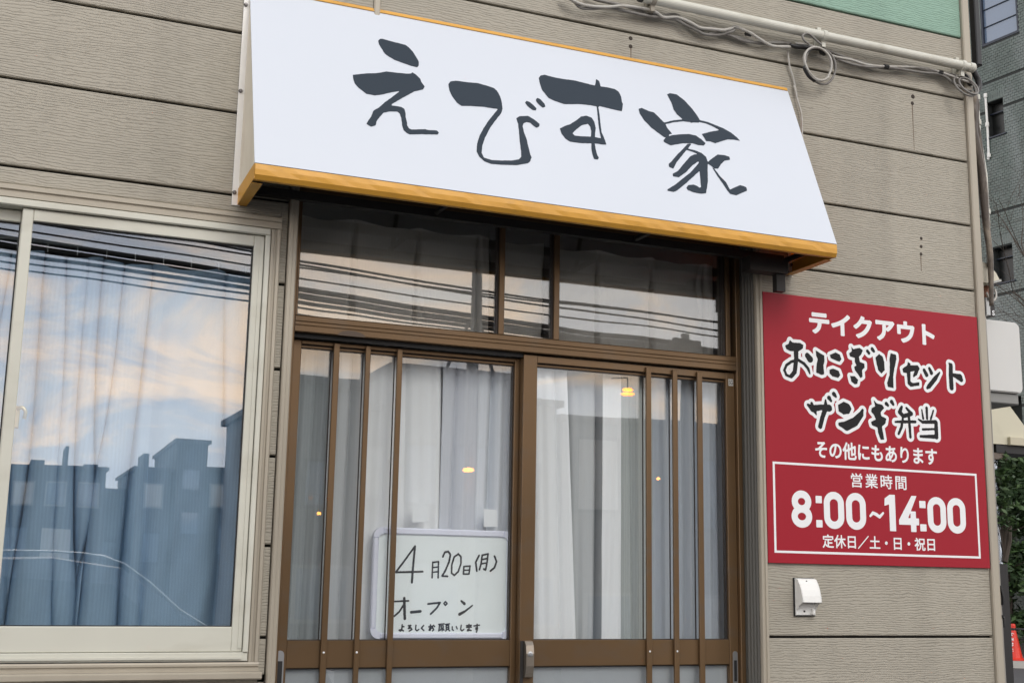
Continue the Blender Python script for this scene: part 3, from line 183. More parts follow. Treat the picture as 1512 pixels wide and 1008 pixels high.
# ------------------------------------------------------------------ builders
class MB:
    def __init__(s): s.v = []; s.f = []
    def add(s, v, f):
        o = len(s.v); s.v += [tuple(map(float, p)) for p in v]; s.f += [tuple(i+o for i in q) for q in f]; return s
    def box(s, x0, x1, y0, y1, z0, z1, b=0.):
        if b <= 0:
            return s.add([(x0, y0, z0), (x1, y0, z0), (x1, y1, z0), (x0, y1, z0), (x0, y0, z1), (x1, y0, z1), (x1, y1, z1), (x0, y1, z1)],
                         [(0, 3, 2, 1), (4, 5, 6, 7), (0, 1, 5, 4), (1, 2, 6, 5), (2, 3, 7, 6), (3, 0, 4, 7)])
        # front edges (toward -Y) chamfered
        v = [(x0, y0+b, z0), (x1, y0+b, z0), (x1, y0+b, z1), (x0, y0+b, z1), (x0+b, y0, z0+b), (x1-b, y0, z0+b), (x1-b, y0, z1-b), (x0+b, y0, z1-b),
             (x0, y1, z0), (x1, y1, z0), (x1, y1, z1), (x0, y1, z1)]
        return s.add(v, [(4, 5, 6, 7), (0, 1, 5, 4), (1, 2, 6, 5), (2, 3, 7, 6), (3, 0, 4, 7), (8, 9, 1, 0), (9, 10, 2, 1), (10, 11, 3, 2), (11, 8, 0, 3), (11, 10, 9, 8)])
    def prism(s, poly, axis, a, b):
        """poly in the two other axes, extruded from a to b along axis"""
        n = len(poly)
        def P(p, t): return (t, p[0], p[1]) if axis == 'x' else (p[0], t, p[1]) if axis == 'y' else (p[0], p[1], t)
        v = [P(p, a) for p in poly]+[P(p, b) for p in poly]
        return s.add(v, [tuple(range(n))[::-1], tuple(range(n, 2*n))]+[(i, (i+1) % n, n+(i+1) % n, n+i) for i in range(n)])
    def tube(s, pts, r, n=8, smooth=3, closed=False):
        P = [Vector(p) for p in pts]; rs = r if isinstance(r, (list, tuple)) else [r]*len(P)
        if smooth > 1 and len(P) > 2:
            Q = []; q = []; m = len(P)
            for i in range(m if closed else m-1):
                a, b, c, d = (P[(i-1) % m], P[i], P[(i+1) % m], P[(i+2) % m]) if closed else (P[max(i-1, 0)], P[i], P[i+1], P[min(i+2, m-1)])
                for k in range(smooth):
                    t = k/smooth
                    Q.append(.5*((2*b)+(c-a)*t+(2*a-5*b+4*c-d)*t*t+(3*b-a-3*c+d)*t**3)); q.append(rs[i]*(1-t)+rs[(i+1) % m]*t)
            if not closed: Q.append(P[-1]); q.append(rs[-1])
            P, rs = Q, q
        m = len(P); v = []; up = Vector((0, 0, 1)); prev = None
        for i, p in enumerate(P):
            t = (P[(i+1) % m]-P[i-1]) if closed else (P[min(i+1, m-1)]-P[max(i-1, 0)])
            t = t.normalized() if t.length > 1e-9 else Vector((1, 0, 0))
            if prev is None: prev = t.orthogonal().normalized()
            a = (prev-t*prev.dot(t)); a = a.normalized() if a.length > 1e-6 else t.orthogonal().normalized(); prev = a; c = t.cross(a)
            for k in range(n):
                g = 2*math.pi*k/n; v.append(p+(a*math.cos(g)+c*math.sin(g))*rs[i])
        f = [(i*n+k, i*n+(k+1) % n, ((i+1) % m)*n+(k+1) % n, ((i+1) % m)*n+k) for i in range(m if closed else m-1) for k in range(n)]
        if not closed: f += [tuple(range(n))[::-1], tuple((m-1)*n+k for k in range(n))]
        return s.add(v, f)
    def lathe(s, prof, c, n=16, axis='z'):
        v = []
        for r, h in prof:
            for k in range(n):
                g = 2*math.pi*k/n; a, b = r*math.cos(g), r*math.sin(g)
                v.append((c[0]+a, c[1]+b, c[2]+h) if axis == 'z' else (c[0]+a, c[1]+h, c[2]+b) if axis == 'y' else (c[0]+h, c[1]+a, c[2]+b))
        m = len(prof)
        return s.add(v, [(i*n+k, i*n+(k+1) % n, (i+1)*n+(k+1) % n, (i+1)*n+k) for i in range(m-1) for k in range(n)]+[tuple(range(n))[::-1], tuple((m-1)*n+k for k in range(n))])
    def build(s, name, m, parent=None, smooth=False, kind=None, label=None):
        me = bpy.data.meshes.new(name); me.from_pydata(s.v, [], s.f); me.materials.append(m)
        import bmesh
        bm = bmesh.new(); bm.from_mesh(me); bmesh.ops.recalc_face_normals(bm, faces=bm.faces); bm.to_mesh(me); bm.free()
        if smooth: me.shade_smooth()
        o = bpy.data.objects.new(name, me); COL.objects.link(o)
        if parent: o.parent = parent; o.matrix_parent_inverse = PINV(parent)
        if kind: o['kind'] = kind
        if label: o['label'] = label
        return o
def PINV(p):
    m = Matrix.Identity(4)                      # the parent's place in the world, before any depsgraph update
    while p is not None: m = p.matrix_parent_inverse @ Matrix.Translation(p.location) @ m; p = p.parent
    return m.inverted()
def thing(name, label, cat, loc=(0, 0, 0), group=None):
    o = bpy.data.objects.new(name, None); COL.objects.link(o); o.location = loc; o.empty_display_size = .1
    o['label'] = label; o['category'] = cat
    if group: o['group'] = group
    return o
def tag(o, label, cat, group=None):
    o['label'] = label; o['category'] = cat
    if group: o['group'] = group
    return o
def box(name, m, parent, x0, x1, y0, y1, z0, z1, b=0., **k): return MB().box(x0, x1, y0, y1, z0, z1, b).build(name, m, parent, **k)
def part_empty(name, parent, loc=(0, 0, 0)):
    o = bpy.data.objects.new(name, None); COL.objects.link(o); o.empty_display_size = .1; o.parent = parent; o.matrix_parent_inverse = PINV(parent)
    return o
# distance-field ink: union of brush strokes and blots, cut to a flat mesh
def ink_mesh(items, grow=0., res=.002, rough=0.):
    A = np.array([p[:2] for t, q in items for p in q]); lo = A.min(0)-.03-grow; hi = A.max(0)+.03+grow
    nx = int((hi[0]-lo[0])/res)+2; ny = int((hi[1]-lo[1])/res)+2
    gx = lo[0]+np.arange(nx)*res; gy = lo[1]+np.arange(ny)*res
    D = np.full((ny, nx), 1.); holes = []
    def win(q, pad):
        q = np.array([p[:2] for p in q]); a = ((q.min(0)-pad-lo)/res).astype(int); b = ((q.max(0)+pad-lo)/res).astype(int)+2
        return max(a[0], 0), min(b[0], nx), max(a[1], 0), min(b[1], ny)
    for t, q in items:
        pad = .03+grow; i0, i1, j0, j1 = win(q, pad); X, Y = np.meshgrid(gx[i0:i1], gy[j0:j1])
        if t == 's':
            d = np.full(X.shape, 1.)
            for a, b in zip(q[:-1], q[1:]):
                ax, ay, ar = a; bx, by, br = b; vx, vy = bx-ax, by-ay; L2 = vx*vx+vy*vy+1e-12
                h = np.clip(((X-ax)*vx+(Y-ay)*vy)/L2, 0, 1)
                d = np.minimum(d, np.hypot(X-ax-h*vx, Y-ay-h*vy)-(ar+(br-ar)*h))
        else:
            d = np.full(X.shape, 1.); ins = np.zeros(X.shape, bool); m = len(q)
            for k in range(m):
                ax, ay = q[k]; bx, by = q[(k+1) % m]; vx, vy = bx-ax, by-ay; L2 = vx*vx+vy*vy+1e-12
                h = np.clip(((X-ax)*vx+(Y-ay)*vy)/L2, 0, 1); d = np.minimum(d, np.hypot(X-ax-h*vx, Y-ay-h*vy))
                c = (ay > Y) != (by > Y)
                with np.errstate(divide='ignore', invalid='ignore'): ins ^= c & (X < (bx-ax)*(Y-ay)/(by-ay+1e-12)+ax)
            d = np.where(ins, -d, d)
        if t == 'h': holes.append((i0, i1, j0, j1, d))
        else: D[j0:j1, i0:i1] = np.minimum(D[j0:j1, i0:i1], d)
    for i0, i1, j0, j1, d in holes:
        D[j0:j1, i0:i1] = np.maximum(D[j0:j1, i0:i1], -d)
    D = D-grow
    if rough:
        r = rng.normal(size=D.shape); k = np.array([.25, .5, .25])
        for _ in range(2):
            r = np.apply_along_axis(lambda v: np.convolve(v, k, 'same'), 0, r); r = np.apply_along_axis(lambda v: np.convolve(v, k, 'same'), 1, r)
        D = D+r*rough
    return cut_field(D, gx, gy)
def cut_field(D, gx, gy):
    ny, nx = D.shape; V = []; Fc = []; idx = {}
    def vid(p):
        key = (round(p[0], 6), round(p[1], 6))
        if key not in idx: idx[key] = len(V); V.append(key)
        return idx[key]
    ins = D < 0
    full = ins[:-1, :-1] & ins[1:, :-1] & ins[:-1, 1:] & ins[1:, 1:]
    anyc = ins[:-1, :-1] | ins[1:, :-1] | ins[:-1, 1:] | ins[1:, 1:]
    for j in range(ny-1):
        i = 0; row = full[j]
        js = np.nonzero(anyc[j])[0]
        if not len(js): continue
        i = js[0]; end = js[-1]+1
        while i < end:
            if row[i]:
                k = i
                while k < end and row[k]: k += 1
                Fc.append(tuple(vid(p) for p in ((gx[i], gy[j]), (gx[k], gy[j]), (gx[k], gy[j+1]), (gx[i], gy[j+1])))); i = k; continue
            if anyc[j, i]:
                c = [(gx[i], gy[j], D[j, i]), (gx[i+1], gy[j], D[j, i+1]), (gx[i+1], gy[j+1], D[j+1, i+1]), (gx[i], gy[j+1], D[j+1, i])]
                poly = []
                for a, b in zip(c, c[1:]+c[:1]):
                    if a[2] < 0: poly.append((a[0], a[1]))
                    if (a[2] < 0) != (b[2] < 0):
                        t = a[2]/(a[2]-b[2]); poly.append((a[0]+(b[0]-a[0])*t, a[1]+(b[1]-a[1])*t))
                if len(poly) >= 3:
                    ids = [vid(p) for p in poly]; ids = [q for n_, q in enumerate(ids) if q != ids[n_-1]]
                    if len(ids) >= 3: Fc.append(tuple(ids))
            i += 1
    return V, Fc
def ink(name, items, m, parent, to3, **k):
    V, Fc = ink_mesh(items, **k); mb = MB(); mb.v = [tuple(to3(*p)) for p in V]; mb.f = Fc
    return mb.build(name, m, parent)
def bold_text(name, s, m, parent, x0, x1, z0, z1, y, grow, res=.0015, spacing=1.):
    """type thickened evenly: signed distance to the glyph outlines, cut again at -grow"""
    c = bpy.data.curves.new('lettering', 'FONT'); c.body = s; c.size = 1; c.resolution_u = 4; c.space_character = spacing
    o = bpy.data.objects.new('lettering', c); COL.objects.link(o); bpy.context.view_layer.update()
    me = bpy.data.meshes.new_from_object(o.evaluated_get(bpy.context.evaluated_depsgraph_get())); bpy.data.objects.remove(o); bpy.data.curves.remove(c)
    V = np.array([v.co[:2] for v in me.vertices]); lo = V.min(0); hi = V.max(0)
    V = (V-lo)/(hi-lo)*np.array([x1-x0-2*grow, z1-z0-2*grow])+np.array([x0+grow, z0+grow])
    cnt = {}
    for p in me.polygons:
        vs = [tuple(np.round(V[i], 6)) for i in p.vertices]
        for a, c_ in zip(vs, vs[1:]+vs[:1]):
            if a == c_: continue
            k = (a, c_) if a < c_ else (c_, a); cnt[k] = cnt.get(k, 0)+1
    E = [k for k, n_ in cnt.items() if n_ % 2]
    nx = int((x1-x0+.02)/res)+2; ny = int((z1-z0+.02)/res)+2; gx = x0-.01+np.arange(nx)*res; gy = z0-.01+np.arange(ny)*res
    X, Y = np.meshgrid(gx, gy); D = np.full(X.shape, .02); ins = np.zeros(X.shape, bool); pad = grow+.006
    for (ax, ay), (bx, by) in E:
        j0, j1 = np.searchsorted(gy, [min(ay, by), max(ay, by)])
        if j1 > j0:
            yy = gy[j0:j1, None]; ins[j0:j1] ^= X[j0:j1] < (bx-ax)*(yy-ay)/(by-ay)+ax
        i0 = max(int((min(ax, bx)-pad-gx[0])/res), 0); i1 = int((max(ax, bx)+pad-gx[0])/res)+2; k0 = max(int((min(ay, by)-pad-gy[0])/res), 0); k1 = int((max(ay, by)+pad-gy[0])/res)+2
        xs, ys = X[k0:k1, i0:i1], Y[k0:k1, i0:i1]; vx, vy = bx-ax, by-ay; h = np.clip(((xs-ax)*vx+(ys-ay)*vy)/(vx*vx+vy*vy+1e-14), 0, 1)
        D[k0:k1, i0:i1] = np.minimum(D[k0:k1, i0:i1], np.hypot(xs-ax-h*vx, ys-ay-h*vy))
    Vv, Fc = cut_field(np.where(ins, -D, D)-grow, gx, gy); mb = MB(); mb.v = [(a, y, c_) for a, c_ in Vv]; mb.f = Fc
    bpy.data.meshes.remove(me); return mb.build(name, m, parent)
def text(name, s, m, parent, x0, x1, z0, z1, y, bold=0., face=None, spacing=1.):
    c = bpy.data.curves.new('lettering', 'FONT'); c.body = s; c.offset = bold; c.size = 1; c.resolution_u = 6; c.space_character = spacing
    o = bpy.data.objects.new('lettering', c); COL.objects.link(o); bpy.context.view_layer.update()
    me = bpy.data.meshes.new_from_object(o.evaluated_get(bpy.context.evaluated_depsgraph_get())); bpy.data.objects.remove(o); bpy.data.curves.remove(c)
    X = [v.co.x for v in me.vertices]; Y = [v.co.y for v in me.vertices]; a, b, c_, d = min(X), max(X), min(Y), max(Y)
    for v in me.vertices:
        u = x0+(v.co.x-a)/(b-a)*(x1-x0); q = z0+(v.co.y-c_)/(d-c_)*(z1-z0); v.co = (u, y, q)
    me.name = name; me.materials.clear(); me.materials.append(m)
    ob = bpy.data.objects.new(name, me); COL.objects.link(ob); ob.parent = parent
    if parent: ob.matrix_parent_inverse = PINV(parent)
    return ob
def sheet(name, m, parent, x0, x1, z0, z1, y, fn, nx=200, nz=60, fullness=1.6):
    """hanging cloth: fn(u, t) gives the depth offset, u across (m), t 0 top .. 1 bottom; returns (dx, dy)"""
    U, T = np.meshgrid(np.linspace(0, 1, nx), np.linspace(0, 1, nz)); dx, dy, dz = fn(U*(x1-x0), T)
    X = x0+U*(x1-x0)+dx; Y = y+dy; Z = z1+(z0-z1)*T+dz
    v = np.stack([X, Y, Z], -1).reshape(-1, 3); me = bpy.data.meshes.new(name)
    f = [(j*nx+i, j*nx+i+1, (j+1)*nx+i+1, (j+1)*nx+i) for j in range(nz-1) for i in range(nx-1)]
    me.from_pydata(v.tolist(), [], f); me.materials.append(m); me.shade_smooth()
    uvl = me.uv_layers.new(name='UVMap'); uu = (U*(x1-x0)*fullness).reshape(-1); tt = (T*(z1-z0)).reshape(-1)
    vi = np.zeros(len(me.loops), int); me.loops.foreach_get('vertex_index', vi); uvl.data.foreach_set('uv', np.stack([uu[vi], tt[vi]], -1).reshape(-1).astype(np.float32))
    o = bpy.data.objects.new(name, me); COL.objects.link(o)
    if parent: o.parent = parent; o.matrix_parent_inverse = PINV(parent)
    return o
# ------------------------------------------------------------------ ground, road, pavement
ASPH = mat('asphalt', (.055, .054, .056), .85, 0, bump=((40, 40, 40), 1, .5, .006), var=((.7, .7, .7), .15))
PAVE = mat('pavement_concrete', (.20, .20, .19), .8, 0, bump=((25, 25, 25), 1, .3, .004), var=((1.5, 1.5, 1.5), .1))
g = MB(); g.box(-400, 500, -400, 500, GZ-.5, GZ); g.build('road', ASPH, None, kind='structure')
def oriented(mb_fn, origin, ang):
    """points given along a line starting at origin with azimuth ang, and across it"""
    ca, sa = math.cos(ang), math.sin(ang)
    return lambda p: (origin[0]+p[0]*ca-p[1]*sa, origin[1]+p[0]*sa+p[1]*ca, p[2])
def obox(o3, x0, x1, y0, y1, z0, z1):
    m = MB().box(x0, x1, y0, y1, z0, z1); m.v = [o3(p) for p in m.v]; return m
K = oriented(None, (19.2, 16.4), math.radians(-42))
obox(K, -14, 20, -.45, 16, GZ, GZ+.12).build('pavement', PAVE, None, kind='structure')
kb = obox(K, -14, 20, -.6, -.451, GZ, GZ+.125); kb.build('kerb', mat('kerb_concrete', (.42, .41, .38), .7, var=((3, 3, 3), .1)), None, kind='structure')
# ------------------------------------------------------------------ the shop building
B = thing('shop_building', 'taupe wood grain sided shop with green upper boards and a corner trim', 'building', (3.4, 0, GZ))
XL, XR = -3.2, 3.358
OX0, OX1, OZ1 = .772, 2.377, 1.215        # door opening
WX0, WX1, WZ0, WZ1 = -1.52, .69, -.235, 1.006
# backing behind the boards, in pieces round the openings
bk = MB()
for (a, b, c, d) in ((XL, 3.40, 1.215, 5.2), (XL, .745, 1.006, 1.215), (2.40, 3.40, GZ, 1.215), (.70, .772, GZ, 1.006), (XL, .70, GZ, -.262), (XL, -1.55, -.262, 1.006)):
    bk.box(a, b, .017, .12, c, d)
bk.build('wall_backing', DARK, B)
def board(x0, x1, z0, z1, m, y=0.):
    c = .0025; t = .014
    MB().prism([(y+t, z0+.0042), (y+c, z0+.0042), (y, z0+.0042+c*1.4), (y, z1-.0042-c*1.2), (y+c, z1-.0042), (y+t, z1-.0042)], 'x', x0, x1).build('siding_board', m, B)
P0, PT = -.1715, .2545
rows = [(P0+PT*k, P0+PT*(k+1)) for k in range(-6, 21)]
for z0, z1 in rows:
    z0 = max(z0, GZ+.08)
    if z1-z0 < .02: continue
    if z1 < 1.2:       # beside the openings
        if z0 > 1.0: pass
        if z0 >= WZ1-.2 and z1 > WZ1+.04: board(XL, .722, max(z0, 1.046), z1, TAUPE)
        elif z0 < -.26 and z1 < -.1: 
            if z1 > -.262: z1b = -.264
            else: z1b = z1
            board(XL, .742, z0, z1b, TAUPE)
        if z1 < 1.2 and z1 > -.262: board(.7225, .742, max(z0, -.30), z1, TAUPE)
        board(2.407, XR, z0, z1, TAUPE)
    elif z0 < 1.2:     # row crossing the head of the door
        board(XL, .7425, z0, z1, TAUPE); board(.7455, 2.404, 1.247, z1, TAUPE); board(2.4075, XR, z0, z1, TAUPE)
    else:
        m = GREEN if z0 > 2.1 else TAUPE
        for a, b in ((XL, .978), (1.002, XR)): board(a, b, z0, z1, m)
# vertical joint cover between the left and right board runs
MB().prism([(.979, .014), (.979, -.004), (.983, -.008), (.997, -.008), (1.001, -.004), (1.001, .014)], 'z', 1.36, 5.2).build('joint_cover', TRIM, B)
# corner trim
MB().prism([(3.36, .016), (3.36, -.010), (3.364, -.014), (3.386, -.014), (3.390, -.009), (3.396, -.009), (3.398, .02), (3.398, .06), (3.36, .06)], 'z', GZ+.05, 5.2).build('corner_trim', TRIM, B)
# side wall, roof slab, foundation, interior shell
CONC = mat('foundation_concrete', (.30, .29, .27), .85, bump=((20, 20, 20), 1, .4, .003))
box('side_wall', TAUPE, B, 3.27, 3.398, .121, 6.4, GZ, 5.2)
box('side_wall', TAUPE, B, XL, XL+.12, .121, 6.4, GZ, 5.2)
box('back_wall', TAUPE, B, XL, 3.398, 6.401, 6.5, GZ, 5.2)
box('roof', mat('roof_sheet', (.12, .12, .13), .5), B, XL-.3, 3.6, -.3, 6.7, 5.2, 5.32)
INT = mat('interior_plaster', (.30, .28, .25), .9)
box('interior_ceiling', INT, B, XL+.13, 3.26, .13, 6.3, 1.45, 1.5); box('interior_floor', mat('interior_floor', (.18, .14, .10), .6), B, XL+.13, 3.26, .13, 6.3, GZ+.02, GZ+.1)
box('interior_wall', INT, B, XL+.14, 3.25, 3.2, 3.25, GZ+.1, 1.45)
box('foundation', CONC, B, XL, .742, .001, .016, GZ, GZ+.075); box('foundation', CONC, B, 2.407, 3.358, .001, .016, GZ, GZ+.075)
# stains and old screw holes on the wall
HOLE = mat('rust_hole', (.045, .035, .028), .9); SMEAR = mat('rust_streak', (.17, .13, .095), .8)
for x, z, r in ((3.109, 1.835, .007), (3.105, 1.807, .006), (3.118, 1.277, .005), (3.116, 1.245, .005), (3.114, 1.216, .005), (1.897, 1.843, .006), (1.897, 1.813, .006)):
    MB().lathe([(.0001, .0), (r, 0), (r*1.25, .001), (r*1.3, .004)], (x, -.0015, z), 10, 'y').build('screw_hole', HOLE, B)
for x, z0, z1 in ((3.104, 1.62, 1.80), (3.112, 1.15, 1.21), (1.898, 1.75, 1.81)):
    MB().prism([(x-.0022, z1), (x+.0022, z1), (x+.0008, z0), (x-.0008, z0)], 'y', -.0006, .0004).build('rust_streak', SMEAR, B)
# ---- door opening trim (ribbed)
def rib_trim(poly, z0, z1): MB().prism(poly, 'z', z0, z1).build('opening_trim', TRIM, B)
rib_trim([(.745, .02), (.745, -.012), (.749, -.016), (.757, -.016), (.759, -.013), (.768, -.013), (.772, -.009), (.772, .083), (.760, .083)], GZ+.05, 1.245)
rp = [(2.404, .02), (2.404, -.012), (2.400, -.016), (2.393, -.016), (2.391, -.012), (2.385, -.012), (2.383, -.016), (2.379, -.014), (2.377, -.008)]
yy = .0
while yy < .080: rp += [(2.377, yy), (2.381, yy+.004), (2.381, yy+.010), (2.377, yy+.014)]; yy += .019
rp += [(2.377, .083), (2.392, .083)]
MB().prism(rp[:9]+[(2.377, .001), (2.395, .001)], 'z', GZ+.05, 1.245).build('opening_trim', TRIM, B)
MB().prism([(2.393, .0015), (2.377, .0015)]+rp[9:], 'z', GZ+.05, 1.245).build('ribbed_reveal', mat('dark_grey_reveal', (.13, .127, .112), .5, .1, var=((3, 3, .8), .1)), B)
MB().prism([(-.014, 1.217), (-.014, 1.240), (-.010, 1.246), (.014, 1.246), (.083, 1.246), (.083, 1.215), (-.008, 1.215)], 'x', .7725, 2.3765).build('opening_trim', TRIM, B)
# ---- bronze door frame
fr = part_empty('door_frame', B)
def sub(name, m, par, *a, **k): return box(name, m, par, *a, **k)
sub('jamb', BRONZE, fr, .7725, .798, .085, .20, GZ+.1, 1.2145, .002)
sub('jamb', BRONZE, fr, 2.358, 2.3765, .085, .20, GZ+.1, 1.2145, .002)
hd = MB()
hd.prism([(.20, .7265), (.088, .7265), (.085, .729), (.085, .745), (.0865, .747), (.085, .749), (.085, .757), (.0868, .759), (.085, .761), (.085, .774), (.088, .778), (.20, .778)], 'x', .7985, 2.3575)
hd.build('header', BRONZE, fr)
sub('dark_gap_strip', PLAST, fr, .7985, 1.5585, .108, .20, .7135, .7262)  # black strip painting in the darkness of the gap above the left door
sub('top_rail', BRONZE, fr, .7985, 2.3575, .10, .20, 1.168, 1.2145, .002)
for a, b in ((.7985, .806), (1.465, 1.484), (1.661, 1.681), (2.324, 2.341)): sub('mullion', BRONZE, fr, a, b, .094, .17, .7785, 1.1675, .002)
sub('mullion_seal', BRONZE2, fr, 1.4585, 1.4648, .103, .17, .7785, 1.1675); sub('mullion_seal', BRONZE2, fr, 1.6545, 1.6608, .103, .17, .7785, 1.1675)
sub('mullion_seal', BRONZE2, fr, 2.3165, 2.3238, .103, .17, .7785, 1.1675); sub('mullion_seal', BRONZE2, fr, 2.3415, 2.3575, .12, .17, .7785, 1.1675)
sub('threshold', BRONZE, fr, .7985, 2.3575, .07, .20, GZ+.1, GZ+.135, .002)
for a, b in ((.8065, 1.458), (1.4845, 1.654), (1.6815, 2.316)): sub('transom_pane', GLASS_T, B, a, b, .112, .116, .7795, 1.1665)
sub('step', CONC, B, .70, 2.45, -.35, .07, GZ, GZ+.10, .004)
# a dark water stain on the header
MB().prism([(.975+.043*math.cos(t), .7265+.017*math.sin(t)) for t in np.linspace(0, math.pi, 14)], 'y', .0843, .0849).build('stain', mat('header_stain', (.085, .055, .035), .5), B)
# ---- sliding doors
def door(name, x0, x1, y, ztop, rail_h, sl, sr, bars, mid, label, stop=True):
    d = part_empty(name, B); d['label'] = label
    zb = GZ+.137
    sub('stile', BRONZE, d, x0, x0+sl, y, y+.03, zb, ztop, .0015); sub('stile', BRONZE, d, x1-sr, x1, y, y+.03, zb, ztop, .0015)
    ax, bx = x0+sl+.0002, x1-sr-.0002
    sub('rail', BRONZE, d, ax, bx, y+.0006, y+.03, ztop-rail_h, ztop-.0004, .0015)
    sub('rail', BRONZE, d, ax, bx, y+.002, y+.03, mid[0], mid[1], .0015)
    sub('rail', BRONZE, d, ax, bx, y+.0006, y+.03, zb, zb+.09, .0015)
    # glazing beads: a stepped strip under the top rail and a dark seal round the pane
    sub('glazing_bead', BRONZE, d, ax, bx, y+.012, y+.03, ztop-rail_h-.010, ztop-rail_h-.003, .001)
    s = MB(); s.box(ax, bx, y+.014, y+.03, ztop-rail_h-.003, ztop-rail_h); s.box(ax, bx, y+.015, y+.03, ztop-rail_h-.0125, ztop-rail_h-.010)
    s.box(bx-.003, bx, y+.012, y+.03, mid[1], ztop-rail_h-.0125); s.box(ax, bx-.003, y+.012, y+.03, mid[1], mid[1]+.0022); s.box(ax, bx, y+.012, y+.03, mid[0]-.004, mid[0])
    s.build('seal', BRONZE2, d)
    for a, b in bars:
        sub('glazing_bar', BRONZE, d, a, b, y-.011, y-.0005, zb+.05, ztop-rail_h*.35, .0015)
        sub('bar_seal', BRONZE2, d, a-.004, a-.0004, y+.013, y+.0155, mid[1]+.003, ztop-rail_h-.013)
    sub('pane', GLASS_D, d, ax, bx, y+.017, y+.021, mid[1], ztop-rail_h-.003)
    sub('lower_pane', GLASS_D, d, ax, bx, y+.017, y+.021, zb+.09, mid[0])
    sub('frosted_film', FROST, d, ax, bx, y+.0215, y+.022, zb+.09, mid[0])
    for a, b in bars[:2]:
        MB().lathe([(.0001, -.0025), (.0022, -.002), (.0035, 0)], ((a+b)/2, y-.011, -.221), 10, 'y').build('screw', WHITEP, d)
    return d
RD = door('sliding_door', 1.559, 2.3575, .101, .722, .024, .048, .034, ((2.005, 2.023), (2.107, 2.125), (2.203, 2.222)), (-.265, -.185), 'right sliding door in front, with its bars at the right')
LD = door('sliding_door', .8005, 1.582, .137, .7125, .0125, .0325, .039, ((.932, .951), (1.034, 1.050), (1.137, 1.154)), (-.266, -.187), 'left sliding door behind, with its bars at the left')
HND = mat('worn_bronze_handle', (.40, .35, .29), .3, .85)
MB().prism([(.1005, -.186), (.088, -.188), (.078, -.20), (.074, -.225), (.074, -.262), (.078, -.285), (.085, -.296), (.1005, -.30)], 'x', 1.571, 1.597).build('handle', HND, RD, label='curved bronze pull with a key cylinder')
MB().lathe([(.0001, -.002), (.004, -.002), (.0045, -.001), (.0085, 0), (.009, .003)], (1.584, .0728, -.226), 16, 'y').build('key_cylinder', ZINC, RD)
sub('lock_plate', STEEL, RD, 1.560, 1.570, .096, .1005, -.42, -.187)
def recess(par, x0, x1, y, z0, z1):
    h = (x1-x0)/2; cx = (x0+x1)/2; pl = [(cx+h*math.cos(t), z1-h+h*math.sin(t)) for t in np.linspace(0, math.pi, 9)]+[(x0, z0), (x1, z0)]
    MB().prism(pl, 'y', y-.002, y-.0001).build('recessed_pull', ZINC, par)
    h -= .003; z1 -= .03; MB().prism([(x0+.004, z0+.02), (x1-.004, z0+.02), (x1-.004, z1), (x0+.004, z1)], 'y', y-.0026, y-.0021).build('pull_slot', PLAST, par)
recess(LD, .802, .826, .137, -.40, -.215); recess(RD, 2.333, 2.352, .101, -.34, -.222)
st = sub('maker_sticker', mat('silver_sticker', (.62, .62, .60), .35, .4), RD, 2.333, 2.352, .1002, .1008, .676, .700)
text('lettering', 'SG', BLACKP, RD, 2.335, 2.350, .681, .696, .0999, .0)
# ---- the sliding window on the left
W = part_empty('sliding_window', B)
sub('frame', CREAMF, W, WX0, .6897, -.022, .09, .985, 1.0055, .003); sub('frame', CREAMF, W, WX0, .6897, -.018, .09, -.2345, -.2105, .002)
sub('frame', CREAMF, W, .6755, .6897, -.0225, .09, -.2103, .9845, .002); sub('frame', CREAMF, W, WX0, -1.50, -.0225, .09, -.2103, .9845, .002)
sub('frame_lip', CREAMF, W, WX0, .672, -.024, -.0185, -.2285, -.2225)
def sash(x0, x1, y, sl, sr, glassm):
    s = part_empty('sash', W)
    z0, z1 = -.2095, .9835
    v = MB(); v.box(x0, x0+sl, y, y+.028, z0, z1, .002); v.box(x1-sr, x1, y, y+.028, z0, z1, .002)
    v.box(x0+sl+.0002, x1-sr-.0002, y+.0005, y+.028, z0, -.142, .002); v.box(x0+sl+.0002, x1-sr-.0002, y+.0005, y+.028, .950, z1-.0005, .002)
    v.box(x1-sr*.42, x1-.002, y-.003, y-.0002, z0+.01, z1-.01); s2 = v.build('sash_frame', CREAMF, W)
    e = MB(); e.box(x0+sl, x1-sr, y+.010, y+.0125, .946, .9498); e.box(x1-sr-.004, x1-sr, y+.010, y+.0125, -.142, .946); e.box(x0+sl, x1-sr-.004, y+.010, y+.0125, -.142, -.139)
    e.build('seal', PLAST, W)
    sub('pane', glassm, W, x0+sl, x1-sr, y+.013, y+.017, -.142, .950)
    bpy.data.objects.remove(s)
sash(.006, .6745, -.010, .029, .030, GLASS_W); sash(-.72, .034, .022, .03, .03, GLASS_W); sash(-1.49, -.70, -.010, .029, .030, GLASS_W)
lk = MB(); lk.box(.030, .046, .028, .05, .38, .44, .002); lk.tube([(.038, .03, .43), (.050, .024, .436), (.060, .022, .425), (.058, .022, .405)], .005, 8); lk.build('crescent_lock', mat('brass_lock', (.55, .45, .26), .35, .7), W)
